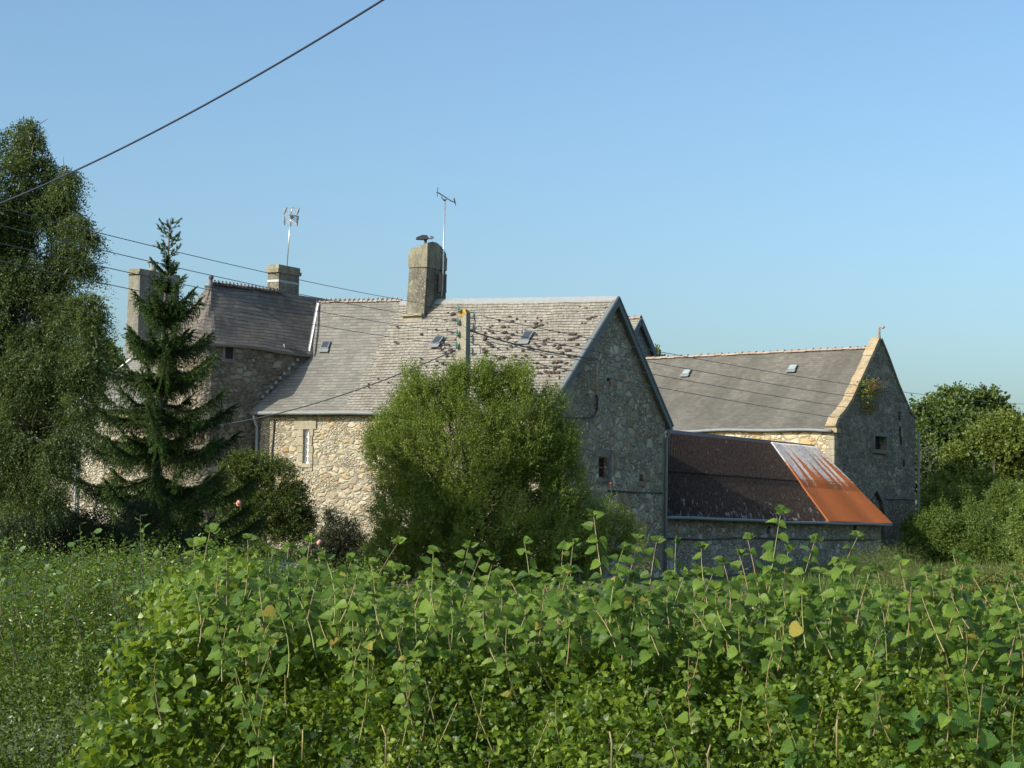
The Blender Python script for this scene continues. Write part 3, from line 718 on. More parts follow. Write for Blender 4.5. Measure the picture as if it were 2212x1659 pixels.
def stack_chimney(par, xl, xr, xr2, ytop, ybot, P, band=None, mat=M_chim, capmat=M_chimc, taper=.0, caph=.28):
    """chimney with lit front face xl..xr (on plane through P along LM) and side face xr..xr2 along UM"""
    a = hitv(xr, ytop, P, -65); b_ = hitv(xl, ytop, P, -65); d = hitv(xr2, ytop, a, 31)
    wdt = a-b_; wdt[2] = 0; D = d-a; D[2] = 0
    zt = a[2]; zb = zat(a, ybot)-.6
    r0 = [Z(a, zb), Z(a+D, zb), Z(b_+D, zb), Z(b_, zb)]
    if taper:
        cc = sum(r0)/4; r0 = [Z(cc+(p-cc)*(1+taper), zb) for p in r0]
    r1_ = [Z(a, zt-caph), Z(a+D, zt-caph), Z(b_+D, zt-caph), Z(b_, zt-caph)]
    mb = MB(); prism(mb, r0, r1_); c = mb.build('chimney', mat, par)
    mb = MB(); ra = [Z(p, zt-caph) for p in grow(r1_, .09)]; rb_ = [Z(p, zt-caph*.55) for p in grow(r1_, .10)]
    prism(mb, ra, rb_); prism(mb, [Z(p, zt-caph*.55) for p in grow(r1_, .04)], [Z(p, zt) for p in grow(r1_, .03)])
    mb.poly([p for p in ra[::-1]])
    mb.build('chimney_cap', capmat, c)
    if band:
        mb = MB()
        for y in band:
            z_ = zat(a, y); prism(mb, [Z(p, z_-.04) for p in grow(r1_, .015)], [Z(p, z_+.04) for p in grow(r1_, .015)]); mb.poly([Z(p, z_-.04) for p in grow(r1_, .015)][::-1])
        mb.build('band', M_zinc, c)
    return c, r1_, zt
P2 = TFAR
c2, r2c, z2c = stack_chimney(TW, 579, 603, 647, 571, 632, P2, (585, 606))

# ================================================================ LEFT COTTAGE
def cottage():
    P0 = G
    a = hitv(300, 880, G, -65)-LM*2.2; b_ = hitv(170, 880, G, -65); a[2] = b_[2] = 0
    t = thing('stone_cottage', 'low stone cottage with grey slate roof half hidden behind the spruce', 'cottage', (a+b_)/2)
    dp = 3.6
    W = np.linalg.norm(a-b_)
    ze = zat(b_, 882); mb = MB()
    def fs(x, y): q = hitv(x, y, a, -65); return (np.linalg.norm((q-a)[:2]), q[2])
    holes = []
    for (x0, x1, y0, y1) in ((205, 217, 1065, 1100), (396, 424, 955, 990)):
        q = [fs(x1, y1), fs(x0, y1), fs(x0, y0), fs(x1, y0)]
        if all(0 < k[0] < W for k in q): holes.append(q)
    wall_sheet(mb, a, LM, [(0, -1), (W, -1), (W, ze), (0, ze)], holes, .25, 0, -FN)
    zr = zat(b_+UM*dp, 748)
    bk = b_+UM*2*dp; ak = a+UM*2*dp
    mb.poly([Z(b_, -1), Z(b_, ze), Z(b_+UM*dp, zr-.1), Z(bk, ze), Z(bk, -1)]); mb.poly([Z(bk, -1), Z(bk, ze), Z(ak, ze), Z(ak, -1)])
    # low extension to the left
    e1 = b_+LM*1.1; z1 = zat(e1, 930)
    mb.poly([Z(b_, -1), Z(e1, -1), Z(e1, z1), Z(b_, ze-.1)]); mb.poly([Z(e1, -1), Z(e1+UM*5, -1), Z(e1+UM*5, z1), Z(e1, z1)])
    mb.build('wall', M_left, t)
    eb = Z(b_+FN*.25+LM*.1, zat(b_+FN*.25, 880)); ea = Z(a+FN*.25, eb[2]); rb_ = Z(b_+UM*dp+LM*.1, zr); ra = Z(a+UM*dp, zr)
    roof_sheet('roof', M_cslate, rb_, ra, eb, ea, t, 14, 10, .03, seed=9)
    roof_sheet('roof', M_cslate, rb_, ra, Z(bk-FN*.2+LM*.1, ze), Z(ak-FN*.2, ze), t, 4, 4, .0, seed=9)
    x1_ = Z(e1+FN*.15+LM*.12, z1+.02)
    roof_sheet('roof', M_cslate, Z(b_+FN*.15, ze+.02), Z(b_+UM*5, ze+.02), x1_, Z(x1_+UM*5, x1_[2]), t, 5, 5, 0, seed=8)
    mb = MB()
    for p, q in ((rb_, eb), (Z(b_+FN*.16, ze+.05), x1_+up*.02)):
        d = q-p; L = np.linalg.norm(d); d /= L; mb.box((p+q)/2+LM*.02, d*L/2, np.cross(d, LM)*.06, LM*.03)
    mb.build('bargeboard', M_white, t)
    gutter('gutter', ea+FN*.05-up*.04, eb+FN*.05-up*.04, t, M_zinc, .055)
    mb = MB(); p = b_+FN*.1-LM*.05; mb.tube([Z(p, ze-.1), Z(p, 0)], .05, 8); mb.build('downpipe', M_zinc, t)
    for q in holes:
        s0, s1 = q[0][0], q[1][0]; z0, z1_ = q[0][1], q[2][1]; mb = MB(); c = a+LM*(s0+s1)/2-FN*.12
        for s_ in (s0+.03, s1-.03, (s0+s1)/2): mb.box(Z(a+LM*s_-FN*.12, (z0+z1_)/2), LM*.025, FN*.02, up*(z1_-z0)/2)
        for z_ in (z0+.03, (z0+z1_)/2, z1_-.03): mb.box(Z(c, z_), LM*(s1-s0)/2*.98, FN*.017, up*.025)
        w_ = mb.build('window', M_white, t)
        mb = MB(); mb.box(Z(c-FN*.04, (z0+z1_)/2), LM*(s1-s0)/2, FN*.004, up*(z1_-z0)/2); mb.build('pane', M_pane, w_)
        mb = MB(); mb.box(Z(a+LM*(s0+s1)/2+FN*.01, z1_+.1), LM*((s1-s0)/2+.12), FN*.02, up*.09)
        mb.box(Z(a+LM*(s0-.07)+FN*.01, (z0+z1_)/2), LM*.06, FN*.02, up*((z1_-z0)/2-.002)); mb.build('surround', M_granite, w_)
    P = hitv(297, 738, a+UM*(dp-.9), -65)
    c, rr, zt = stack_chimney(t, 279, 303, 388, 580, 738, P, None, render_mat('cottage_chimney_stone', (.20, .19, .155), (.12, .11, .09), (.36, .34, .28)), M_chimc, .05, .2)
    ctr = sum(rr)/4
    mb = MB(); mb.tube([Z(ctr-UM*.1, zt-.02), Z(ctr-UM*.1, zt+.16)], .13, 10); mb.tube([Z(ctr-UM*.1, zt+.34), Z(ctr-UM*.1, zt+.36)], .22, 10)
    for k in range(4):
        a_ = k*1.57+.4; d = np.array([math.cos(a_), math.sin(a_), 0]); mb.tube([Z(ctr-UM*.1+d*.12, zt+.14), Z(ctr-UM*.1+d*.17, zt+.35)], .02, 4)
    mb.build('chimney_pot', M_conc, c)
cottage()

# ================================================================ BARN, SHED, REAR HOUSE
US, VS = UM, VM
S2 = hitv(1928, 1133, G, 31)                        # lower right corner of the shed roof
LB = az(-55); UB = az(35); VB = np.array([UB[1], -UB[0], 0]); FB = -UB     # barn axes
B = hitv(1802, 930, S2, -55); B[2] = 0
BAP = hitv(1900, 727, B, 35)
BRt = hitv(1980, 905, B, 35)
BRt_d = np.linalg.norm((BRt-B)[:2]); tB = np.linalg.norm((BAP-B)[:2])
barn = thing('stone_barn', 'tall stone barn with plain grey slate roof and lichened coping on its shaded gable', 'barn', B)
def bs(x, y): q = hitv(x, y, B, 35); return (np.linalg.norm((q-B)[:2]), q[2])
mb = MB()
def bprof(pts): return [bs(*p) for p in pts]
left_c = bprof([(1801, 925), (1810, 905), (1822, 892), (1838, 868), (1856, 828), (1876, 785), (1899, 733)])
right_c = bprof([(1903, 733), (1920, 775), (1940, 830), (1957, 870), (1966, 890), (1977, 905)])
hB = [bs(1885, 970), bs(1911, 972), bs(1911, 944), bs(1885, 942)]
left_c[0] = (0.0, left_c[0][1]); 
outl = [(0, -1), (right_c[-1][0], -1)]+right_c[::-1]+left_c[::-1]
# pointed blind arch
arch = [bs(1872, 1160), bs(1911, 1160), bs(1911, 1112), bs(1905, 1085), bs(1892, 1059), bs(1879, 1078), bs(1872, 1105)]
wall_sheet(mb, B, UB, outl, [hB, arch], .3, 1, -VB)
LBL = 17.0
zbe = zat(B, 928)
wall_sheet(mb, B, LB, [(0, -1), (LBL, -1), (LBL, zbe+.3), (0, zbe+.1)], [], .3, 0, -FB)
BK = B+UB*right_c[-1][0]
mb.poly([Z(BK, -1), Z(BK+LB*LBL, -1), Z(BK+LB*LBL, zbe+.3), Z(BK, zbe)], None, 1); mb.poly([Z(B+LB*LBL, -1), Z(B+LB*LBL, zbe), Z(B+LB*LBL+UB*tB, 10.3), Z(BK+LB*LBL, zbe), Z(BK+LB*LBL, -1)], None, 1)
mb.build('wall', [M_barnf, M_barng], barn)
mb = MB(); aq = [(s_, z_) for s_, z_ in arch]
wall_sheet(mb, B-VB*.16, UB, aq, [], .0, 0, -VB); mb.build('blocked_arch', M_barng, barn)
mb = MB()
ring_in = [bs(1911, 1160), bs(1911, 1112), bs(1905, 1085), bs(1892, 1059), bs(1879, 1078), bs(1872, 1105), bs(1872, 1160)]
cx_ = np.mean([p[0] for p in ring_in])
for i in range(6):
    a, b_ = ring_in[i], ring_in[i+1]
    ex = lambda p: (p[0]+(.28 if p[0] > cx_+.1 else -.28 if p[0] < cx_-.1 else 0), p[1]+(.25 if p[1] > ring_in[1][1]-.2 else 0))
    PB = lambda p, k: B+UB*p[0]+VB*k+up*p[1]
    ea, eb = ex(a), ex(b_)
    mb.poly([PB(a, .06), PB(b_, .06), PB(eb, .06), PB(ea, .06)]); mb.poly([PB(a, .06), PB(b_, .06), PB(b_, -.16), PB(a, -.16)]); mb.poly([PB(ea, .06), PB(eb, .06), PB(eb, 0), PB(ea, 0)])
mb.build('arch_stones', M_granite_d, barn)
# barn roof
n_l = np.array([LB[0], LB[1], 0])
RbR = hitv(1876, 753, BAP, -55); RbL = hitv(1388, 776, BAP, -55); RbLL = RbL+(RbL-RbR)*.35
EbR = B-UB*.22; EbR[2] = zat(EbR, 929); t_e = B+LB*LBL-UB*.22; EbL = Z(t_e, EbR[2]+.25)
wR = (RbR-RbLL); RbLL2 = Z((B+LB*LBL+UB*tB), RbLL[2])
roof_sheet('roof', M_bslate, RbLL2, Z(B+UB*tB+LB*.3, RbR[2]), EbL, EbR+LB*.25, barn, 26, 14, .08, .12, .25, seed=11, lumps=.03)
roof_sheet('roof', M_bslate, RbLL2, Z(B+UB*tB+LB*.3, RbR[2]), Z(BK+LB*LBL+UB*.2, zbe), Z(BK+LB*.2+UB*.2, zbe), barn, 6, 6, 0, seed=11)
ridge_tiles('ridge_tiles', Z(B+UB*tB+LB*.35, RbR[2]+.06), RbLL2+up*.04, barn, [M_ridge, M_terra], 42, .13)
gutter('gutter', EbR-UB*.05-up*.05, EbL-UB*.05-up*.05, barn, M_zincd, .07, .05, 40)
# coping along the left slope of the gable
mb = MB(); lc = left_c
for i in range(len(lc)-1):
    nseg = max(1, int(math.hypot(lc[i+1][0]-lc[i][0], lc[i+1][1]-lc[i][1])/.42))
    for k in range(nseg):
        f0, f1 = k/nseg, (k+1)/nseg
        p = np.array(lc[i])*(1-f0)+np.array(lc[i+1])*f0; q = np.array(lc[i])*(1-f1)+np.array(lc[i+1])*f1
        P, Q = B+UB*p[0]+up*p[1], B+UB*q[0]+up*q[1]; d = Q-P; L = np.linalg.norm(d); d /= L; nn = np.cross(d, VB); nn = nn if nn[2] > 0 else -nn
        j = random.uniform(-.02, .02)
        mb.box((P+Q)/2+nn*(.04+j)-VB*.16, d*(L/2-.012), nn*.10, VB*(.24+j))
mb.box(Z(B+UB*.05+LB*.1, left_c[0][1]-.10), UB*.22, VB*.3, up*.10)
mb.build('coping', M_coping, barn)
mb = MB()
for i in range(len(right_c)-1):
    P, Q = B+UB*right_c[i][0]+up*right_c[i][1], B+UB*right_c[i+1][0]+up*right_c[i+1][1]; d = Q-P; L = np.linalg.norm(d); d /= L; nn = np.cross(d, VB); nn = nn if nn[2] > 0 else -nn
    mb.box((P+Q)/2+nn*.03-VB*.1, d*L/2, nn*.05, VB*.16)
mb.build('verge', M_granite_d, barn)
# quoins at the front corner
mb = MB(); z_ = .2; k = 0
while z_ < left_c[0][1]-.3:
    h = random.uniform(.3, .45); w1 = .45 if k % 2 else .28; w2 = .28 if k % 2 else .45
    mb.box(Z(B+LB*w1/2-UB*.0, z_+h/2)-UB*.0, LB*w1/2, UB*.02, up*(h/2-.01)); mb.box(Z(B+UB*w2/2, z_+h/2), UB*w2/2, VB*.02, up*(h/2-.01)); z_ += h; k += 1
mb.build('quoins', M_granite, barn)
# finial : bent iron pin
mb = MB(); P = B+UB*(left_c[-1][0])+up*(BAP[2]-.05)
mb.tube([P-up*.2, P+up*.18, P+up*.42+UB*.02, P+up*.52+VB*.03, P+up*.52+VB*.16], [.10, .06, .055, .055, .05], 8); mb.ball(P+up*.50+VB*.20, .09, 8, 6)
mb.build('finial', M_ridge, barn)
# loft window in gable
mb = MB(); s0, s1 = hB[0][0], hB[1][0]; z0, z1 = hB[0][1], hB[2][1]; sc, zc = (s0+s1)/2, (z0+z1)/2
PB = lambda s_, z_, k=0: B+UB*s_+VB*k+up*z_
mb.box(PB(sc, z0-.10, .10), UB*((s1-s0)/2+.16), VB*.14, up*.09); mb.box(PB(sc, z1+.09, .05), UB*((s1-s0)/2+.2), VB*.09, up*.09)
for s_ in (s0-.07, s1+.07): mb.box(PB(s_, zc, .05), UB*.08, VB*.085, up*((z1-z0)/2-.002))
o = mb.build('window', M_granite_d, barn)
mb = MB(); mb.box(PB(sc, zc, -.27), UB*(s1-s0)/2, VB*.01, up*(z1-z0)/2); mb.box(PB(s0+.12, zc, -.12), UB*.05, VB*.05, up*((z1-z0)/2-.003), 1); mb.build('opening', [M_dark, M_wood], o)
for x, y in ((1943, 898), (1944, 932), (1946, 952), (1952, 1000), (1880, 962)):
    s_, z_ = bs(x, y)
    if x != 1880: mb = MB(); mb.box(PB(s_, z_, 0), UB*.12, VB*.012, up*random.uniform(.15, .3)); mb.build('putlog_hole', M_dark, barn)
mb = MB(); mb.box((hitv(1913, 1075, B, 35)+hitv(1972, 1076, B, 35))/2+VB*.03, UB*(BRt_d-bs(1913, 1075)[0])/2, VB*.07, up*.07); mb.build('string_course', M_granite_d, barn)
mb = MB(); q = B+UB*(BRt_d-.02)+VB*.12; mb.tube([Z(q, zat(q, 932)), Z(q, 0)], .07, 8); mb.build('downpipe', M_zincd, barn)
bn = np.cross(RbR-RbL, EbR-RbR); bn /= np.linalg.norm(bn); bn = bn if bn[2] > 0 else -bn
bsl = (EbR+LB*.25-Z(B+UB*tB+LB*.3, RbR[2])); bsl /= np.linalg.norm(bsl)
M_skb = plain('pale_skylight', (.30, .36, .36), .2, 0, .3, 5)
skylight(barn, 1483, 804, RbR-bn*.02, bn, LB, bsl, .42, .42, M_skb); skylight(barn, 1712, 794, RbR-bn*.08, bn, LB, bsl, .42, .42, M_skb)

# shed
shed = thing('lean_to_shed', 'low stone shed with black mossy and rusty orange corrugated roof between house and barn', 'shed', C)
ST = hitv(1762, 968, S2, -55)
dirV = S2-ST; dirV[2] = 0; wS = np.linalg.norm(dirV)
zet, zeb = ST[2], S2[2]
TL = hitv(1438, 935, ST, 31); BLs = hitv(1434, 1115, S2, 31)
Lt = np.linalg.norm((ST-TL)[:2])
def corrugated(name, mat, f0, f1, lift=0., seed=0):
    mb = MB(); L = np.linalg.norm((S2-BLs)[:2]); n0 = int(round(L*(f1-f0)/.19))*6; rows = 12
    g = []
    slen = math.hypot(wS, zet-zeb)
    n = np.cross(ST-TL, S2-ST); n /= np.linalg.norm(n); n = n if n[2] > 0 else -n
    for j in range(rows+1):
        v = j/rows; row = []
        for i in range(n0+1):
            f = f0+(f1-f0)*i/n0
            p = (TL*(1-f)+ST*f)*(1-v)+(BLs*(1-f)+S2*f)*v
            k = .040*math.cos(2*math.pi*L*f/.19)+lift+(.03 if v < .52 else 0)+.02*float(noise3(p, .35, seed))
            row.append((p+n*k, (L*f, slen*v)))
        g.append(row)
    for j in range(rows):
        for i in range(n0):
            q = [g[j][i], g[j][i+1], g[j+1][i+1], g[j+1][i]]; pts = [x[0] for x in q]; uv = [x[1] for x in q]
            if np.cross(pts[1]-pts[0], pts[2]-pts[0])@n < 0: pts.reverse(); uv.reverse()
            mb.poly(pts, uv, 0, True)
    return mb.build(name, mat, shed)
fr = .655
o = corrugated('roof', M_fibre, -.0, fr+.006, 0, 1); o['label'] = 'black mossy fibre cement sheets'
o = corrugated('roof', M_rust, fr, 1.0, .035, 1); o['label'] = 'rust orange sheets with bare galvanised streaks'
mb = MB()
wl = np.linalg.norm((S2-G)[:2])-.55
sC = WG+.02
P = lambda s_, z_, k=0: G+UM*s_-VM*(.35-k)+up*z_
def ss(x, y): q = hitv(x, y, G-VM*.35, 31); return (np.linalg.norm((q-(G-VM*.35))[:2]), q[2])
hs = [[ss(1656, 1152), ss(1664, 1152), ss(1664, 1136), ss(1656, 1136)], [ss(1843, 1146), ss(1850, 1146), ss(1850, 1134), ss(1843, 1134)], [ss(1540, 1205), ss(1552, 1205), ss(1552, 1170), ss(1540, 1170)]]
wall_sheet(mb, G-VM*.35, UM, [(sC, -1), (wl, -1), (wl, zeb-.0), (sC, BLs[2]+.1)], hs[:2], .3, 0, -VM)
e = G-VM*.35+UM*wl; e2 = Z(ST-UM*.55, 0)
mb.poly([Z(e, -1), Z(e, zeb-.1), Z(e2, zet-.1), Z(e2, -1)]); e3 = Z(TL, 0); mb.poly([Z(e2, -1), Z(e2, zet-.1), Z(e3, zet-.1), Z(e3, -1)])
mb.build('wall', M_shedw, shed)
for h in hs[:2]: mb = MB(); mb.box(P((h[0][0]+h[1][0])/2, (h[0][1]+h[2][1])/2, -.28), UM*.5, VM*.01, up*.4); mb.build('vent_hole', M_dark, shed)
gutter('gutter', Z(BLs+VM*.05, BLs[2]-.05), Z(S2+VM*.05-UM*.3, zeb-.04), shed, M_zincd, .06, .015, 30)
mb = MB(); mb.tube([hitv(1434, 1163, G-VM*.31, 31)+up*.02*math.sin(0)]+[hitv(x, y, G-VM*.31, 31) for x, y in ((1520, 1166), (1600, 1161), (1700, 1164), (1800, 1166), (1893, 1166))], .03, 5); mb.build('wall_cable', M_cable, shed)
mb = MB()
d = ST-TL; mb.box((TL+ST)/2+up*.05, d/2, np.array([VM[0], VM[1], -.9])*.09, np.array([0, 0, .02])); mb.build('flashing', M_cable, shed)

# rear house
def rear_house():
    O = at(1378, 687, 101); 
    t = thing('rear_house', 'grey block gable with orange ridge tiles peeping up behind the farmhouse', 'house', (O[0], O[1], 0))
    u, v = az(33), np.array([az(33)[1], -az(33)[0], 0]); hw, hh = 4.2, 4.6
    za = O[2]; mb = MB(); A = Z(O, 0); l = -v
    ex, ey = None, None
    q = hitv(1413, 770, O, 33); kk = (za-q[2])/np.linalg.norm((q-O)[:2])
    ze = za-kk*hw
    wall_sheet(mb, A-u*hw, u, [(0, 0), (2*hw, 0), (2*hw, ze), (hw, za-.1), (0, ze)], [], .3, 0, -v)
    for s_ in (-1, 1): mb.poly([Z(A+u*hw*s_, 0), Z(A+u*hw*s_, ze), Z(A+u*hw*s_+l*9, ze), Z(A+u*hw*s_+l*9, 0)])
    m, tt, b = newmat('grey_blockwork'); nb = NB(tt); c = nb.map(obj_co(nb), (1, 1, 1)); sp = nb.n('ShaderNodeSeparateXYZ', Vector=c)
    cv = nb.n('ShaderNodeCombineXYZ', X=nb.math('MULTIPLY', sp.outputs[1], 1.2), Y=sp.outputs[2])
    br = nb.n('ShaderNodeTexBrick', Vector=cv.outputs[0], Color1=(.20, .20, .19, 1), Color2=(.26, .255, .24, 1), Mortar=(.13, .13, .125, 1), Scale=1.0, **{'Mortar Size': .02, 'Brick Width': .5, 'Row Height': .22})
    tt.links.new(br.outputs[0], b.inputs['Base Color']); b.inputs['Roughness'].default_value = .9
    mb.build('wall', m, t)
    for s_ in (-1, 1):
        roof_sheet('roof', M_rough if s_ < 0 else M_cslate, Z(A+v*.2, za), Z(A+l*9, za), Z(A+v*.2+u*s_*(hw+.3), ze-.3*kk), Z(A+l*9+u*s_*(hw+.3), ze-.3*kk), t, 8, 6, 0, seed=2)
        p, q_ = Z(A+v*.22, za-.03), Z(A+v*.22+u*s_*(hw+.3), ze-.3*kk-.03); d = q_-p; L = np.linalg.norm(d); d /= L; nn = np.cross(d, v)
        mb = MB(); mb.box((p+q_)/2-up*.1, d*L/2, nn*.16, v*.03); mb.build('bargeboard', M_board, t)
    ridge_tiles('ridge_tiles', Z(A+v*.2, za+.03), Z(A+l*9, za+.03), t, [M_terra], 24, .13, True)
rear_house()

# ================================================================ ANTENNAS, POLE, WIRES
def antenna1():
    top = hitv(627, 478, sum(r2c)/4-UM*.1, -65); bx = hitv(620, 572, sum(r2c)/4-UM*.1, -65)
    t = thing('panel_antenna', 'four part grid television antenna on a mast above the banded tower chimney', 'antenna', (bx[0], bx[1], z2c))
    mb = MB(); mb.tube([Z(bx, z2c-.02), bx*.4+top*.6, top], .022, 6); mb.build('mast', M_alu, t)
    K = 60/4000*1.09
    def q(x, y, dy=0): return at(x, y, top[1]+dy)
    px = lambda zx, zy: ((1080+zx/11.06)*.553, (750+zy/11.06)*.553)
    mb = MB(); mbg = MB()
    bars = [((440, 645), (320, 975)), ((985, 680), (875, 990)), ((320, 1030), (350, 1440)), ((880, 1050), (900, 1470))]
    for (a, b_), dy in zip(bars, (.25, -.05, .25, -.05)):
        A_, B_ = q(*px(*a), dy), q(*px(*b_), dy); n = 5; mb = MB()
        mb.tube([A_*(1-i/n)+B_*i/n for i in range(n+1)], [.012, .03, .04, .04, .03, .012], 6); mb.build('side_strip', M_zincd, t)
    for (a, b_, c, d) in (((440, 650), (320, 970), (985, 690), (875, 985)), ((325, 1040), (350, 1440), (880, 1060), (900, 1470))):
        for k in range(8):
            f = k/7; A_ = q(*px(a[0]*(1-f)+b_[0]*f, a[1]*(1-f)+b_[1]*f), .25); B_ = q(*px(c[0]*(1-f)+d[0]*f, c[1]*(1-f)+d[1]*f), -.05)
            mbg.tube([A_, B_], .006, 4)
    mbg.tube([q(*px(710, 650), .1), q(*px(610, 940), .1)], .022, 5); mbg.tube([q(*px(620, 1100), .1), q(*px(625, 1480), .1)], .018, 5)
    mbg.build('reflector_grid', M_alu, t)
    mb = MB(); mb.tube([q(*px(560, 985)), q(*px(690, 1015)), q(*px(940, 1050), -.3)], .02, 5); mb.tube([q(*px(690, 1140)), q(*px(880, 1310), -.3)], .014, 5); mb.tube([q(*px(730, 1090)), q(*px(880, 1180), -.3)], .014, 5)
    mb.tube([q(*px(945, 1050), -.3), q(*px(940, 1190), -.3)], .02, 5); mb.box(q(*px(660, 1090)), np.array([.05, 0, 0]), np.array([0, .05, 0]), np.array([0, 0, .05]))
    mb.build('dipole_arm', M_cable, t)
antenna1()
def antenna2():
    base = hitv(957, 585, cRt+VM*.16, 31); top = hitv(961, 434, base, 90)
    t = thing('beam_antenna', 'slanting beam television antenna on a tall mast at the tapered chimney', 'antenna', (base[0], base[1], base[2]-1))
    mb = MB(); mb.tube([hitv(954.5, 640, base, 90), base, top], .025, 6); mb.build('mast', M_alu, t)
    px = lambda zx, zy: ((1660+zx/6.38)*.553, (720+zy/6.38)*.553)
    q = lambda x, y, dy=0: at(*px(x, y), top[1]+dy)
    mb = MB(); mb.tube([q(320, 200, .3), q(690, 435, -.5)], .022, 5)
    for f, h in ((.0, .0), (.12, .12), (.25, .11), (.4, .10), (.55, .10), (.7, .09), (.85, .09), (1, .08)):
        p = q(320, 200, .3)*(1-f)+q(690, 435, -.5)*f
        d = np.array([.5, .85, 0])
        if h: mb.tube([p-d*h, p+d*h], .007, 4)
    mb.tube([q(322, 80, .3), q(304, 312, .3)], .012, 4); mb.tube([q(280, 205, .6), q(350, 215, -.1)], .01, 4)
    mb.build('boom', M_cable, t)
    mb = MB(); mb.tube([q(412, 305), q(425, 350), q(480, 395), q(540, 385), q(545, 335)], .018, 5); mb.ball(q(490, 395), .045, 8, 6); mb.build('bracket', M_cable, t)
    mb = MB(); p = q(735, 415, -.5); mb.ball(p, (.03, .045, .07), 8, 6); mb.ball(p+np.array([-.015, -.01, .07]), .028, 8, 6); mb.poly([p+np.array([.0, -.01, -.03]), p+np.array([.02, .01, -.03]), p+np.array([.06, 0, -.16]), p+np.array([.045, 0, -.17])])
    mb.tube([p, p+np.array([.05, 0, -.15])], [.03, .008], 5)
    o = mb.build('small_bird', M_cable); tag(o, 'small dark bird at the low end of the beam antenna', 'bird')
    o.location = (0, 0, 0)
antenna2()

PD = 49.0
def pole():
    tp = at(1003, 670, PD); bt = Z(tp, 0)
    t = thing('concrete_pole', 'square concrete power pole with green glass insulators rising behind the round bush', 'utility pole', (tp[0], tp[1], 0))
    u = az(31); v = np.array([u[1], -u[0], 0]); l = az(-62)
    # faces: lit one faces left, dark one faces right
    mb = MB(); a = .125; b_ = .11
    f = -az(28); s = np.array([-f[1], f[0], 0]); s = s if s[0] > 0 else -s
    H = tp[2]
    r0 = [Z(tp+f*b_*1.7*i+s*a*1.5*j, -.5) for i, j in ((1, 1), (-1, 1), (-1, -1), (1, -1))]
    r1_ = [Z(tp+f*b_*i+s*a*j, H-.10) for i, j in ((1, 1), (-1, 1), (-1, -1), (1, -1))]
    prism(mb, r0, r1_)
    mb.poly([r1_[0], r1_[3], r1_[2], r1_[1]])
    r2_ = [Z(tp+f*b_*.8*i+s*a*.55*j, H) for i, j in ((1, 1), (-1, 1), (-1, -1), (1, -1))]; prism(mb, r1_, r2_)
    mb.build('shaft', M_conc, t)
    mb = MB(); q = [p+(p-Z(tp, H))*.01 for p in r2_]
    prism(mb, [p+(p-Z(tp, H-.1))*.02+up*.004 for p in r1_], [p+up*.008 for p in r2_])
    for p, sc_ in ((Z(tp+f*(b_+.003)-s*.02, H-.14), .075),): mb.ball(p, (sc_, .012, sc_*.8), 9, 6, 0, .2)
    mb.build('lichen', M_yel, t)
    px = lambda zx, zy: ((1750+zx/5.53)*.553, (1180+zy/5.53)*.553)
    L, Rr = [], []
    for (x, y) in ((230, 150), (205, 415), (195, 665), (183, 930)):
        L.append(at(*px(x, y), PD-.12))
    for (x, y) in ((565, 305), (552, 560), (545, 820), (535, 1080)):
        Rr.append(at(*px(x, y), PD+.15))
    for p, side in [(p, -1) for p in L]+[(p, 1) for p in Rr]:
        mb = MB(); e = Z(tp+f*.0+s*(.10 if side > 0 else -.10), p[2])
        for dz in ((-.05, .1) if side > 0 else (-.08,)):
            mb.tube([e+up*dz-s*(.12 if side > 0 else 0), Z(p, p[2]+dz)+s*0.0], .010, 4)
        mb.tube([p-up*.12, p+up*.12], .009, 5); br = mb.build('bracket', M_zincd, t)
        mb = MB()
        for k, (dz, r) in enumerate(((-.07, .045), (-.03, .05), (.0, .035), (.03, .042), (.06, .025))): mb.tube([p+up*dz, p+up*(dz+.022)], [r, r*.7], 10)
        mb.build('insulator', M_ins, br)
    mb = MB()
    for a_, b_ in (((600, 620), (700, 520)), ): pass
    q = lambda x, y: at(*px(x, y), PD+.1)
    mb.tube([q(575, 340), q(590, 420), q(575, 640), q(545, 700), q(490, 760)], .010, 4)
    mb.tube([q(590, 640), q(600, 560), q(660, 510), q(715, 540), q(720, 620)], .010, 4)
    mb.tube([q(510, 880), q(560, 920), q(640, 905), q(695, 960), q(700, 1120)], .010, 4)
    mb.tube([q(470, 1000), q(480, 1300), q(460, 1380), q(520, 1500)], .012, 4)
    mb.build('jumper_wire', M_cable, t)
    return tp, L, Rr, q
TP, INL, INR, PQ = pole()
def wire(name, a, b_, sag, r, mat, label, cat, group=None, n=40):
    mb = MB(); pts = []
    for i in range(n+1):
        f = i/n; p = np.asarray(a)*(1-f)+np.asarray(b_)*f; pts.append(p-np.array([0, 0, 4*sag*f*(1-f)]))
    mb.tube(pts, r, 5); return tag(mb.build(name, mat), label, cat, group)
ords = ['topmost', 'second', 'third', 'lowest']
LEFTY = [(0, 445), (0, 484), (0, 523), (0, 562)]
for i in range(4):
    a = INL[i]; e = at(-60, LEFTY[i][1]-12, 22)
    wire('power_line', a, e, .12, .0065, M_wire, ords[i]+' of four thin wires from the pole towards the birch', 'wire', 'power lines')
RY = [866, 892, 916, 942]
for i in range(4):
    a = INR[i]+np.array([.25, .1, 0]); e = at(2300, RY[i]+11, 118)
    wire('power_line', a, e, .5, .011, M_wire, ords[i]+' of four thin wires from the pole over the barn roof', 'wire', 'power lines')
wire('service_cable', PQ(480, 620), CABLE_END, .12, .022, M_cable, 'black cable from the concrete pole to the post on the gable', 'cable')
wire('service_cable', PQ(160, 1030), at(135, 922, 63), .9, .018, M_cable, 'black cable sagging from the concrete pole left to the cottage', 'cable')
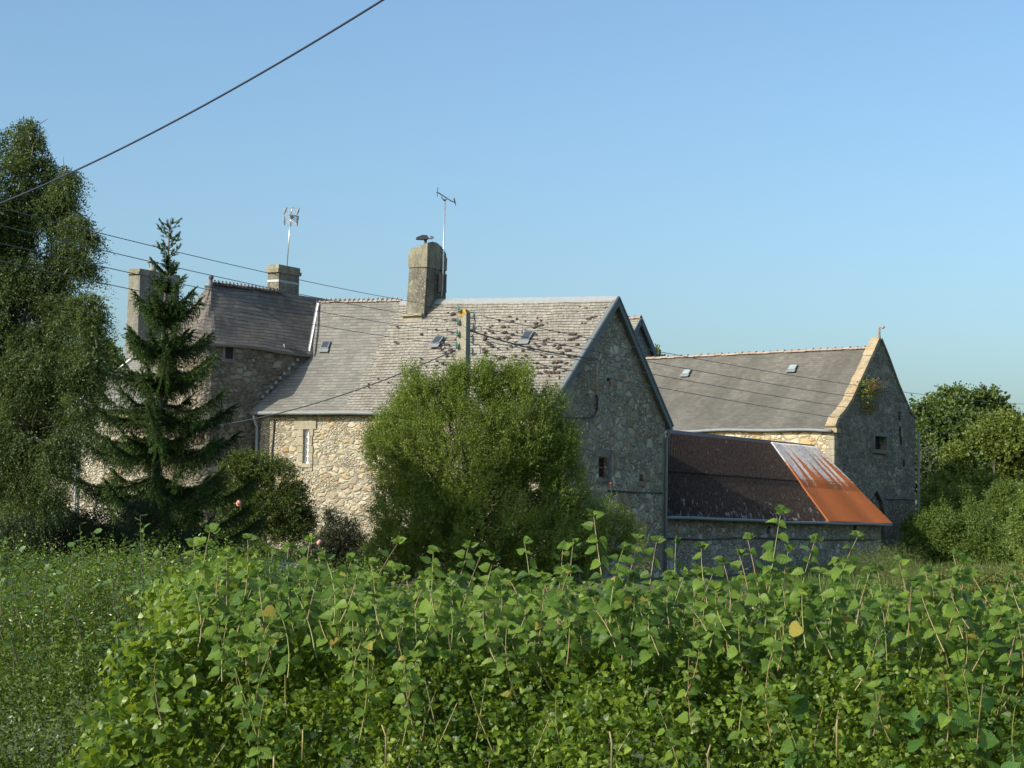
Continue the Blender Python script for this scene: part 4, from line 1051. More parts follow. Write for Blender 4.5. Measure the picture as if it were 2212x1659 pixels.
# near overhead cable
pa = at(-120, 484, 20); pc = at(960, -85, 13.2)
wire('overhead_cable', pa, pc, .17, .0092, plain('blue_black_cable', (.022, .025, .045), .45), 'thick dark cable crossing the sky above the birch', 'cable', n=60)

# ================================================================ CAR
def car():
    c = at(640, 1222, 33); cx, cy = c[0], c[1]
    t = thing('parked_car', 'dark blue car parked behind the hedge, mostly hidden by leaves', 'car', (cx, cy, 0))
    paint = glassy('blue_car_paint', (.015, .022, .06), .25); z0 = -.02
    prof = [(-1.95, .35), (-2.0, .75), (-1.9, .95), (-1.72, 1.38), (-1.5, 1.42), (.15, 1.42), (.5, 1.3), (.95, .98), (1.75, .84), (2.0, .65), (2.0, .35)]
    k = 1.36/1.42
    def sec(hw, inset): return [np.array([cx+x, cy+hw*(1-(.16 if z > 1.1 else 0)), z*k+z0]) for x, z in prof]
    mb = MB(); a = sec(-.82, 0); b_ = sec(.82, 0)
    mb.poly(a); mb.poly(b_[::-1])
    for i in range(len(prof)): mb.poly([a[i], b_[i], b_[(i+1) % len(prof)], a[(i+1) % len(prof)]], None, 0, False)
    mb.build('body', paint, t)
    for xs in ([(-1.6, .98), (-1.5, 1.32), (-.75, 1.34), (-.72, .98)], [(-.62, .98), (-.64, 1.34), (.12, 1.34), (.7, .98)]):
        mb = MB(); pts = [np.array([cx+x, cy-.82*(1-(.16*(z-.95)/.4))-.012, z*k+z0]) for x, z in xs]; q = [p+np.array([0, .01, 0]) for p in pts]
        mb.poly(pts); prism(mb, q, pts); mb.build('side_window', M_pane, t)
    for x in (-1.25, 1.3):
        for s_ in (-1, 1):
            mb = MB(); p = np.array([cx+x, cy+s_*.76, .31]); mb.tube([p-np.array([0, .1, 0]), p+np.array([0, .1, 0])], .31, 20); w_ = mb.build('wheel', M_cable, t)
            mb = MB(); mb.tube([p-np.array([0, .11, 0]), p+np.array([0, .11, 0])], .19, 14); mb.build('rim', M_alu, w_)
car()

# ================================================================ FOLIAGE
TOSUN = np.array(tosun)
def leaf_tmpl(kind):
    """vertices (along, across, up) and faces of one leaf"""
    if kind == 'diamond': return np.array([(0, 0, 0), (.45, .26, .06), (1, 0, -.04), (.45, -.26, .06)]), [(0, 2, 1), (0, 3, 2)]
    if kind == 'broad': return np.array([(0, 0, 0), (.35, .42, .08), (.8, .30, .04), (1.05, 0, -.10), (.8, -.30, .04), (.35, -.42, .08), (.5, 0, -.02)]), [(0, 6, 1), (1, 6, 2), (6, 3, 2), (0, 5, 6), (5, 4, 6), (6, 4, 3)]
    if kind == 'needle': return np.array([(0, -.05, 0), (0, .05, 0), (1, .012, 0), (1, -.012, 0)]), [(0, 1, 2, 3)]
    n = 5 if kind == 'hazel' else 9
    v = []; f = []
    for i in range(n+1):
        t_ = i/n; x = t_*1.02-.0
        wd = .50*math.sin(math.pi*min(1, t_**.62*.985+.015))**.8 if 0 < i < n else 0.0
        if i == 0: wd = .12
        if i == n: wd = .0
        tooth = .0 if kind == 'hazel' else (.035 if i % 2 else -.035)
        z = -.20*t_*t_
        v += [(x, 0, z), (x-.05*(0 < i < n)-(.10 if i == 1 else 0)+tooth, wd+abs(tooth), z+.22*wd), (x-.05*(0 < i < n)-(.10 if i == 1 else 0)+tooth, -wd-abs(tooth), z+.22*wd)]
    for i in range(n):
        a = 3*i; b = 3*(i+1)
        f += [(a, b, b+1, a+1), (a, a+2, b+2, b)]
    return np.array(v), f
def norm(a): return a/np.maximum(np.linalg.norm(a, axis=-1, keepdims=True), 1e-9)
def leaf_mesh(name, P, A, N, S, kind, mat, parent):
    tv, tf = leaf_tmpl(kind); n = len(P); A = norm(A); side = norm(np.cross(N, A)); N = np.cross(A, side)
    S = np.asarray(S)[:, None, None]
    zf = RNG.uniform(-.6, 2.2, (n, 1, 1)); wf = RNG.uniform(.72, 1.12, (n, 1, 1)); tw = RNG.normal(size=(n, 1, 1))*.25
    V = P[:, None, :]+S*(tv[None, :, 0:1]*A[:, None, :]+tv[None, :, 1:2]*wf*side[:, None, :]+(tv[None, :, 2:3]*zf+tv[None, :, 0:1]*tv[None, :, 1:2]*tw)*N[:, None, :])
    k = len(tv); me = bpy.data.meshes.new(name); me.vertices.add(n*k); me.vertices.foreach_set('co', V.astype(np.float32).ravel())
    loops = np.concatenate([np.array(f) for f in tf]); lens = np.array([len(f) for f in tf]); st = np.concatenate([[0], np.cumsum(lens)[:-1]])
    L = len(loops); me.loops.add(n*L); me.loops.foreach_set('vertex_index', (loops[None, :]+np.arange(n)[:, None]*k).ravel().astype(np.int32))
    me.polygons.add(n*len(tf)); me.polygons.foreach_set('loop_start', (st[None, :]+np.arange(n)[:, None]*L).ravel().astype(np.int32))
    me.polygons.foreach_set('use_smooth', np.zeros(n*len(tf), bool))
    uv = me.uv_layers.new(name='UVMap'); uv.data.foreach_set('uv', np.tile(tv[loops][:, :2], (n, 1)).astype(np.float32).ravel())
    me.update(calc_edges=True)
    return link(name, me, parent, [mat])
def rand_unit(n): return norm(RNG.normal(size=(n, 3)))
def sprigs(P, D, L, k, size, droop=.0, splay=.9, taper=.5, flat=.3):
    """k leaves along each of the twigs starting at P in direction D; returns leaf arrays"""
    n = len(P); D = norm(D); L = np.asarray(L)*np.ones(n)
    h = np.where(np.abs(D[:, 2:3]) < .9, np.array([[0, 0, 1.]]), np.array([[1., 0, 0]])); s = norm(np.cross(D, h)); u = np.cross(s, D)
    out = [[], [], [], []]
    for i in range(k):
        f = (i+.3)/k; p = P+D*(L*f)[:, None]+np.array([0, 0, -1.])*(droop*L*f*f)[:, None]
        a = i*2.4+RNG.uniform(0, 6.28, n)*.3
        r = s*np.cos(a)[:, None]+u*np.sin(a)[:, None]
        A = norm(D*(1-splay*.5)+r*splay+np.array([0, 0, -droop*.6])+RNG.normal(size=(n, 3))*.22)
        N = norm((np.array([0, 0, 1.])+TOSUN*.7)*flat+r*.35-A*.1+RNG.normal(size=(n, 3))*(.25+(1-flat)*.65))
        out[0].append(p); out[1].append(A); out[2].append(N); out[3].append(size*(1-taper*f*f)*RNG.uniform(.7, 1.25, n))
    return [np.concatenate(o) for o in out]
def lobes_px(L):
    """(x, y, depth, rx, ry) in picture units -> centres and radii in metres"""
    C_, R = [], []
    for x, y, Y, rx, ry in L:
        C_.append(at(x, y, Y)); m = Y/FPX; R.append((rx*m, (rx+ry)*.5*m, ry*m))
    return np.array(C_), np.array(R)
def crown_points(C_, R, n, shell=.35, gap=.0, gs_=.9, seed=0):
    vol = R[:, 0]*R[:, 1]+R[:, 1]*R[:, 2]+R[:, 0]*R[:, 2]; pr = vol/vol.sum()
    m = int(n*(1+gap*2)+20); idx = RNG.choice(len(C_), m, p=pr); d = rand_unit(m)
    r = 1-np.abs(RNG.normal(size=m))*shell; r = np.clip(r, .05, 1.12)
    r = r*(1+.16*noise3(d*1.5+C_[idx], 1.0, seed+3))
    P = C_[idx]+d*r[:, None]*R[idx]
    keep = noise3(P, gs_, seed) > (-1+gap*1.1 if gap else -9)
    if gap: keep = noise3(P, gs_, seed) > np.quantile(noise3(P, gs_, seed), gap)
    return P[keep][:n], d[keep][:n], idx[keep][:n]
def limbs(mb, base, C_, r0, splits=.35, trunk=None):
    base = np.asarray(base, float); top = C_.mean(0) if trunk is None else np.asarray(trunk)
    pts = [base+(top-base)*f+np.array([math.sin(f*5)*.1, math.cos(f*4)*.08, 0])*r0*6*f for f in np.linspace(0, 1, 8)]
    mb.tube(pts, list(np.linspace(r0, r0*.35, 8)), 8)
    for c in C_:
        if c[2] < base[2]+.3*(top[2]-base[2]): continue
        f = np.clip(splits+.5*random.random()*.9, .15, .9); s_ = base+(top-base)*f
        if c[2] < s_[2]-.2: s_ = base+(top-base)*max(.12, min(.5, (c[2]-base[2])/(top[2]-base[2]+1e-6)-.1))
        mid = (s_+c)/2+np.array([random.uniform(-.1, .1), random.uniform(-.1, .1), .12])*np.linalg.norm(c-s_)*.6
        q = [s_*(1-t_)**2+2*mid*t_*(1-t_)+c*t_*t_ for t_ in np.linspace(0, .8, 7)]
        mb.tube(q, list(np.linspace(r0*.4, r0*.08, 7)), 5)
def tree(name, label, cat, L, base, mat, bark, nspr, k, size, kind='diamond', twig=.35, droop=0, updir=.3, shell=.3, gap=.12, r0=.12, gs_=.9, group=None, seed=0, flat=.3, trunk=None, twigs=0, splay=.9, taper=.4):
    C_, R = lobes_px(L); base = np.asarray(base, float)
    t = thing(name, label, cat, base, group)
    P, d, idx = crown_points(C_, R, nspr, shell, gap, gs_, seed)
    D = norm(d*.8+np.array([0, 0, updir])+RNG.normal(size=P.shape)*.45)
    a = sprigs(P-D*twig*.3, D, twig*RNG.uniform(.6, 1.3, len(P)), k, size, droop, splay, taper, flat)
    leaf_mesh('crown', *a, kind, mat, t)
    mb = MB(); limbs(mb, base, C_, r0, trunk=trunk)
    sel = RNG.choice(len(P), min(twigs, len(P)), replace=False) if twigs else []
    for i in sel: mb.tube([C_[idx[i]]*.7+P[i]*.3, C_[idx[i]]*.3+P[i]*.7+up*.03, P[i]+D[i]*twig*.6], [.018, .012, .005], 3, cap=False)
    mb.build('trunk', bark, t)
    return t
M_bark = plain('grey_bark', (.10, .085, .065), .95, 0, .35, 8); M_barkb = plain('brown_stem', (.12, .075, .045), .85, 0, .3, 8)
M_pbark = plain('birch_bark', (.20, .18, .15), .8, 0, .5, 5)
ML_bush = leafmat('willow_leaf', (.062, .112, .016), (.225, .280, .056), .35, .42)
ML_birch = leafmat('birch_leaf', (.026, .052, .016), (.110, .148, .046), .3, .45)
ML_spruce = leafmat('spruce_needle', (.018, .042, .010), (.066, .118, .022), .15, .6)
ML_rose = leafmat('rose_leaf', (.022, .048, .011), (.100, .135, .024), .3, .4)
ML_dark = leafmat('dark_leaf', (.018, .030, .012), (.04, .06, .02), .2, .4)
ML_purple = leafmat('purple_leaf', (.030, .030, .020), (.045, .060, .024), .2, .5)
ML_oak = leafmat('oak_leaf', (.050, .088, .020), (.115, .155, .034), .25, .5)
ML_ash = leafmat('light_leaf', (.090, .135, .024), (.185, .225, .045), .3, .5)
ML_hazel = leafmat('hazel_leaf', (.020, .068, .008), (.190, .280, .042), .38, .40, True)
ML_hedge = leafmat('hedge_leaf', (.016, .058, .007), (.225, .305, .042), .36, .38)
ML_small = leafmat('small_glossy_leaf', (.040, .080, .012), (.160, .220, .034), .25, .30)
ML_pear = leafmat('oval_leaf', (.055, .115, .030), (.12, .19, .05), .3, .42)
ML_grass = leafmat('dry_grass', (.06, .10, .02), (.17, .20, .06), .3, .7)
M_stem = plain('tan_stem', (.24, .19, .08), .6, 0, .35, 5); M_stemg = plain('green_stem', (.20, .22, .06), .6, 0, .3, 5); M_stemr = plain('red_stem', (.22, .14, .07), .6, 0, .3, 5)

# ---- central bush
tree('willow_bush', 'large round bush with small bright green leaves in front of the farmhouse', 'bush',
     [(985, 1000, 45, 150, 150), (880, 990, 44.6, 85, 110), (1100, 950, 45, 100, 110), (950, 860, 45, 75, 50), (1020, 835, 45, 60, 45), (1085, 850, 45.3, 50, 45), (884, 838, 45, 30, 48), (990, 815, 44.8, 22, 38), (1050, 812, 45, 20, 36), (915, 850, 44.8, 26, 30), (1215, 960, 45.3, 36, 60), (820, 960, 44.6, 34, 40), (1100, 812, 45.2, 16, 30),
      (1133, 835, 45, 22, 52), (1190, 890, 45.3, 32, 55), (860, 905, 45, 50, 50), (1170, 990, 45.5, 70, 90), (1195, 1060, 45.5, 75, 90), (890, 1120, 44.5, 95, 90), (1030, 1130, 44.5, 150, 100), (1255, 1140, 45.8, 62, 70), (1330, 1160, 46.5, 42, 50), (1170, 1180, 45, 120, 80), (850, 1200, 44.6, 65, 65), (950, 1215, 44.6, 90, 50), (1100, 1225, 44.8, 100, 50), (1230, 1215, 45, 80, 50)],
     Z(at(1030, 1290, 45.5), 0), ML_bush, M_bark, 29000, 12, .066, 'diamond', .42, 0, .70, .25, .20, .09, 2.1, seed=2, flat=.15, trunk=at(1030, 1000, 45.5), twigs=500)

# ---- birch
BL_ = [(72, 292, 36, 46, 40), (8, 318, 36.5, 62, 52), (62, 380, 36, 72, 55), (138, 392, 35.6, 36, 36), (-45, 450, 36, 120, 120), (70, 478, 36, 85, 60), (168, 492, 35.5, 44, 30), (60, 590, 36.2, 105, 80), (150, 560, 36, 42, 35),
      (120, 690, 35.6, 90, 60), (185, 675, 35.2, 46, 46), (0, 720, 36, 150, 110), (90, 800, 35.5, 120, 75), (190, 790, 35, 45, 60), (185, 870, 35, 38, 60), (60, 930, 35.6, 110, 80), (125, 985, 35, 45, 55), (10, 1000, 36, 110, 70), (204, 700, 35, 36, 34), (120, 450, 36, 50, 45), (160, 590, 36, 50, 50), (60, 1060, 36, 90, 60), (195, 520, 35.3, 26, 24), (-140, 620, 36.5, 160, 240), (-150, 880, 36.5, 170, 180), (-60, 560, 38, 120, 150), (-60, 800, 38, 120, 150)]
tree('birch_tree', 'tall weeping birch with fine drooping leaves at the edge of the garden', 'tree', BL_, Z(at(-40, 1200, 36.5), 0), ML_birch, M_pbark, 40000, 14, .062, 'diamond', .45, .60, -.15, .30, .27, .17, 1.1, seed=5, flat=.1, trunk=at(-10, 330, 36.5), twigs=700)

# ---- spruce
def spruce():
    D = 43.0; top = at(368, 472, D); bt = Z(at(322, 1215, D), 0)
    t = thing('spruce_tree', 'dark spruce with a bare thin leader in front of the tower', 'tree', bt)
    H = top[2]; axis = lambda z: bt+(top-bt)*(z/H)
    mb = MB(); mb.tube([axis(z) for z in np.linspace(0, H, 24)], list(np.linspace(.17, .008, 24)), 8)
    TP_, TD, TL = [], [], []
    YP = (500, 520, 541, 562, 590, 625, 660, 688, 735, 752, 806, 822, 875, 893, 945, 968, 1030, 1055, 1110, 1135)
    zz = [zat(Z(top, 5), y) for y in YP]
    rr = random.Random(3)
    for w_, z in enumerate(zz):
        ypix = YP[w_]
        Lm = (14+max(0, ypix-505)*.325)*D/FPX
        if ypix < 640: Lm = (15+max(0, ypix-500)*.17)*D/FPX
        nb_ = 4 if w_ < 5 else 7; a0 = rr.uniform(0, 6.28)
        for b_ in range(nb_):
            a = a0+6.283*b_/nb_+rr.uniform(-.3, .3); L = Lm*rr.choice((.55, .8, .95, 1.05, 1.15))
            out = np.array([math.cos(a), math.sin(a), 0]); z0 = z+rr.uniform(-.08, .08)
            rise = .75 if w_ < 5 else (.30 if w_ < 8 else (.08 if w_ < 13 else -.08)); sag = .02 if w_ < 5 else .16
            pts = []
            for i in range(9):
                f = i/8; pts.append(axis(z0)+out*L*f+up*(L*(rise*f-sag*math.sin(math.pi*f)*.8+.16*f**3)))
            mb.tube(pts, list(np.linspace(.010+.012*L, .006, 9)), 4, cap=False)
            n_t = int(8+L*36) if w_ > 3 else 2
            for k in range(n_t):
                f = (k+.8)/n_t
                if f*L < .05 and w_ > 5: continue
                i = min(7, int(f*8)); p = pts[i]*(1-(f*8-i))+pts[i+1]*(f*8-i); d = pts[i+1]-pts[i]; d /= np.linalg.norm(d)
                sd = np.cross(d, up)*(1 if k % 2 else -1)
                tl = (.12+.26*min(1, L)*(1-f*.6))*rr.uniform(.7, 1.2)
                hang = .25 if w_ < 6 else .9
                TP_.append(p); TD.append(d*.75+sd*.7-up*hang*rr.uniform(.3, 1.1)); TL.append(tl)
                if w_ > 5 and rr.random() < .8: TP_.append(p); TD.append(d*.25+sd*.25-up*1.0); TL.append(tl*1.5)
                if rr.random() < .6: TP_.append(p); TD.append(d*.9+sd*.3+up*.35); TL.append(tl*.55)
            TP_.append(pts[-1]); TD.append(pts[-1]-pts[-2]); TL.append(.16); TP_.append(pts[-2]); TD.append(pts[-1]-pts[-2]); TL.append(.2)
    TP_, TD, TL = map(np.array, (TP_, TD, TL)); nT = len(TP_)
    arr = [[], [], [], []]; kk = 26
    Dn = norm(TD); s_ = norm(np.cross(Dn, np.array([0, 0, 1.])+.01)); u_ = np.cross(s_, Dn)
    for i in range(kk):
        f = i/kk; a = RNG.uniform(0, 6.28, nT); r = s_*np.cos(a)[:, None]+u_*np.sin(a)[:, None]
        arr[0].append(TP_+Dn*(TL*f)[:, None]); arr[1].append(norm(Dn*.8+r*.75)); arr[2].append(r+RNG.normal(size=r.shape)*.3); arr[3].append(RNG.uniform(.035, .058, nT))
    tv = [np.concatenate(x) for x in arr]
    tv[3] = tv[3]
    leaf_mesh('crown', *tv, 'needle_wide', ML_spruce, t)
    mb.build('trunk', M_bark, t)
_old_tmpl = leaf_tmpl
def leaf_tmpl(kind):
    if kind == 'needle_wide': return np.array([(0, -.17, 0), (0, .17, 0), (1, .10, 0), (1, -.10, 0)]), [(0, 1, 2, 3)]
    return _old_tmpl(kind)
spruce()

# ---- shrubs in the garden
tree('rose_tree', 'tall climbing rose shrub against the farmhouse wall with a single pink bloom', 'shrub', [(515, 1015, 55, 42, 42), (560, 1010, 55, 45, 38), (600, 1035, 55, 50, 45), (630, 1085, 55, 42, 55), (655, 1130, 55, 28, 40), (510, 1080, 55, 45, 50), (560, 1090, 55, 60, 60), (500, 1150, 54.6, 40, 50), (610, 1150, 55, 50, 30), (540, 1205, 54, 60, 35), (630, 1215, 53.5, 50, 30)],
     Z(at(575, 1260, 55), 0), ML_rose, M_barkb, 4300, 9, .095, 'diamond', .38, .2, .2, .32, .22, .05, 1.5, seed=7, flat=.4, twigs=300)
tree('purple_shrub', 'low dark purplish shrub between the rose and the round bush', 'shrub', [(735, 1160, 52, 50, 42), (705, 1195, 52, 45, 45), (775, 1195, 52, 42, 42), (810, 1230, 52, 50, 40), (650, 1225, 52, 55, 38), (580, 1240, 52, 50, 30), (713, 1118, 52, 14, 18), (740, 1230, 52, 70, 30)],
     Z(at(735, 1270, 52), 0), ML_purple, M_barkb, 4600, 9, .07, 'diamond', .25, 0, .5, .35, 0, .04, 1.5, seed=8)
tree('dark_shrub', 'very dark evergreen shrub in the shade under the birch', 'shrub', [(20, 1180, 40, 70, 70), (90, 1130, 41, 45, 45), (300, 1130, 40, 45, 50), (400, 1200, 40, 60, 50), (120, 1190, 38, 62, 70), (190, 1160, 38, 60, 60), (260, 1195, 38, 70, 55), (60, 1230, 37, 60, 40), (330, 1215, 38, 50, 40)],
     Z(at(190, 1270, 38), 0), ML_dark, M_bark, 6500, 9, .06, 'diamond', .25, 0, .4, .3, .08, .05, 1.5, seed=9)
tree('green_shrub', 'mid green shrub beside the low cottage wall below the spruce', 'shrub', [(375, 1085, 56, 35, 45), (350, 1130, 56, 55, 50), (410, 1150, 56, 45, 40), (240, 1060, 60, 28, 30), (300, 1140, 57, 45, 40)],
     Z(at(370, 1210, 56), 0), ML_rose, M_barkb, 1500, 8, .08, 'diamond', .3, 0, .4, .3, .1, .04, 1.5, seed=10)
tree('geranium_shrub', 'thin shrub with yellow green leaves at the foot of the shaded gable', 'shrub', [(1345, 1130, 52, 22, 45), (1370, 1160, 52, 25, 40), (1320, 1090, 54, 18, 30), (1380, 1200, 52, 35, 40)],
     Z(at(1360, 1240, 52), 0), ML_ash, M_barkb, 420, 9, .06, 'diamond', .25, 0, .6, .3, .2, .03, 1.5, seed=11)
def roses(L, par_label):
    for i, (x, y, Y, r, c, lab) in enumerate(L):
        p = at(x, y, Y); mb = MB(); 
        for k in range(3): mb.ball(p+np.array([random.uniform(-.3, .3)*r, -.02*k, random.uniform(-.3, .3)*r]), (r*(1-.2*k), r*.6, r*(1-.15*k)), 8, 6, 0, .12)
        mb.tube([p, p+np.array([.05, .25, -.35])], .008, 4, 1)
        tag(mb.build('rose_bloom', [plain('petal', c, .6, 0, .2, 20), M_stemg]), lab, 'flower', 'rose blooms')
roses([(517, 1086, 53.6, .085, (.75, .30, .26), 'salmon pink rose on the dark shrub beside the spruce'), (690, 1172, 51.3, .07, (.5, .22, .25), 'dull pink rose above the dark purplish shrub'), (1319, 1044, 53.2, .032, (.45, .04, .03), 'red bloom below the small gable window'), (1395, 1222, 50, .032, (.45, .05, .03), 'red bloom low down near the shed corner')], '')

# ---- far trees
tree('oak_tree', 'broad dark oak with domed crown rising highest behind the barn', 'tree', [(2080, 895, 128, 85, 48), (2030, 930, 126, 60, 50), (2130, 890, 128, 48, 42), (1985, 935, 126, 42, 60), (2080, 970, 126, 110, 70), (2160, 950, 128, 50, 60), (1990, 1010, 124, 60, 60), (2070, 1040, 124, 80, 60), (1930, 950, 127, 50, 50)],
     Z(at(2080, 1130, 127), 1), ML_oak, M_bark, 5600, 11, .30, 'broad', 1.1, 0, .3, .26, .25, .35, .35, 'trees beyond the barn', seed=12)
tree('apple_tree', 'small grey green orchard tree with a bare trunk beside the barn corner', 'tree', [(2005, 1010, 112, 45, 42), (2020, 1045, 112, 42, 30), (1985, 1040, 112, 35, 32), (1970, 1020, 113, 30, 30)],
     Z(at(2016, 1128, 112), 1.2), leafmat('apple_leaf', (.055, .080, .035), (.11, .14, .06), .3, .5), M_bark, 1500, 10, .16, 'broad', .6, 0, .3, .3, .12, .22, .5, 'trees beyond the barn', seed=13, trunk=at(2012, 1050, 112))
tree('ash_tree', 'large light green tree filling the right edge behind the meadow', 'tree', [(2100, 1000, 98.5, 60, 50), (2050, 1080, 98.5, 50, 50), (2150, 950, 98, 50, 45), (2190, 965, 98, 75, 65), (2020, 1100, 99, 35, 35), (2000, 1150, 99, 35, 35), (2080, 1150, 97, 60, 50), (2130, 1010, 98, 55, 55), (2210, 1080, 97, 90, 80), (2110, 1080, 97, 70, 60), (2160, 1130, 96, 90, 70), (2260, 1000, 98, 70, 90), (2060, 1110, 98, 45, 40), (2230, 1180, 96, 80, 60)],
     Z(at(2190, 1250, 97), 0), ML_ash, M_bark, 9500, 11, .20, 'broad', .8, 0, .35, .28, .30, .3, .45, 'trees beyond the barn', seed=14)
tree('hawthorn_tree', 'low olive green thorn bush in front of the orchard trees', 'tree', [(1990, 1200, 88, 45, 60), (1985, 1150, 89, 32, 40), (2050, 1160, 88, 65, 60), (2040, 1110, 90, 45, 40), (2110, 1090, 91, 60, 45), (2180, 1100, 90, 50, 60), (2110, 1150, 88, 55, 55), (2130, 1180, 87, 70, 55), (2010, 1185, 88, 45, 45), (2180, 1200, 86, 50, 60), (2080, 1220, 87, 70, 30)],
     Z(at(2090, 1270, 88), 0), leafmat('thorn_leaf', (.060, .105, .020), (.14, .190, .034), .3, .5), M_bark, 9000, 10, .15, 'diamond', .6, 0, .3, .30, .38, .16, .55, 'trees beyond the barn', seed=15)
tree('poplar_tree', 'distant hazy tree top at the far right skyline', 'tree', [(2205, 935, 210, 30, 25), (2235, 925, 212, 40, 30), (2180, 950, 210, 30, 25), (2200, 975, 208, 50, 40)],
     Z(at(2205, 1100, 210), 4), ML_oak, M_bark, 900, 9, .45, 'broad', 1.3, 0, .3, .3, .1, .3, .3, 'trees beyond the barn', seed=16)
tree('oak_tree', 'dark leafy tree on the hillside behind the cottage ridge', 'tree', [(215, 775, 120, 40, 38), (180, 800, 118, 45, 40), (235, 800, 118, 28, 30), (150, 840, 116, 55, 45), (215, 840, 116, 50, 40)],
     Z(at(200, 900, 119), 7), ML_oak, M_bark, 2400, 10, .26, 'broad', .9, 0, .3, .28, .1, .3, .4, 'trees on the hillside', seed=17)
tree('hedgerow_bush', 'yellow green bush on the hill slope seen through the birch', 'bush', [(110, 900, 100, 60, 35), (40, 880, 102, 60, 40), (170, 950, 95, 35, 30), (-30, 900, 102, 60, 50)],
     Z(at(100, 960, 100), 4), ML_ash, M_bark, 1500, 9, .22, 'broad', .7, 0, .3, .3, .1, .2, .4, 'trees on the hillside', seed=18)
tree('hedgerow_bush', 'bright bush low on the slope beneath the birch branches', 'bush', [(30, 1120, 70, 60, 40), (100, 1110, 72, 50, 35), (-40, 1110, 70, 60, 50), (70, 1160, 66, 70, 35), (150, 1120, 75, 30, 30)],
     Z(at(60, 1200, 70), 0), ML_ash, M_bark, 1800, 9, .13, 'diamond', .5, 0, .3, .3, .1, .1, .4, 'trees on the hillside', seed=19)
tree('conifer_tree', 'tip of a dark tree just above the barn ridge beside the rear gable', 'tree', [(1416, 768, 112, 9, 12), (1412, 790, 112, 14, 16)], Z(at(1414, 1100, 112), 0), ML_oak, M_bark, 120, 9, .22, 'broad', .5, 0, .5, .3, 0, .15, .5, seed=20)

# wall plant on barn gable
def wall_plant():
    c = hitv(1862, 848, B, 35)+VB*.1
    t = thing('wall_plant', 'green and rusty valerian tuft growing out of the barn gable', 'plant', c)
    P0 = np.array([hitv(x, y, B, 35)+VB*RNG.uniform(.02, .5) for x, y in zip(RNG.normal(1866, 10, 420), RNG.normal(845, 12, 420))]+[hitv(x, y, B, 35)+VB*RNG.uniform(.02, .3) for x, y in zip(RNG.normal(1866, 8, 130), RNG.normal(884, 6, 130))])
    D = norm(np.array([.6, -.5, .5])+RNG.normal(size=P0.shape)*.5)
    k = RNG.random(len(P0)) < .6
    leaf_mesh('foliage', *sprigs(P0[k], D[k], .22, 5, .10, .1), 'diamond', ML_ash, t)
    leaf_mesh('seed_heads', *sprigs(P0[~k]+VB*.1, D[~k], .25, 5, .07, .1), 'diamond', leafmat('rusty_leaf', (.16, .07, .03), (.25, .13, .05), .2, .6), t)
    mb = MB(); 
    for i in range(24): mb.tube([c-VB*.1, (c+P0[i*10])/2+VB*.15, P0[i*10]], .012, 3)
    mb.build('stems', M_barkb, t)
wall_plant()

# ---- hedges in the foreground
def on_profile(prof, s):
    prof = np.array(prof, float); seg = np.linalg.norm(np.diff(prof, axis=0), axis=1); c = np.concatenate([[0], np.cumsum(seg)]); q = s*c[-1]
    return np.stack([np.interp(q, c, prof[:, 0]), np.interp(q, c, prof[:, 1])], 1)
def hedge_points(prof, x0, x1, n, power=1.0, thick=.28, bump=.10, seed=0):
    s = RNG.random(n)**power; yz = on_profile(prof, s); yz2 = on_profile(prof, np.minimum(1, s+.01)); d = norm(yz2-yz+1e-9); nn = np.stack([-d[:, 1], d[:, 0]], 1)
    x = RNG.uniform(x0, x1, n)
    P = np.stack([x, yz[:, 0], yz[:, 1]], 1); Nn = np.stack([np.zeros(n), nn[:, 0], nn[:, 1]], 1)
    dep = np.abs(RNG.normal(size=n))*thick*.6
    P = P+Nn*((bump*noise3(P, 1.3, seed)+.13*noise3(P, 3.3, seed+1))-dep)[:, None]
    return P, Nn
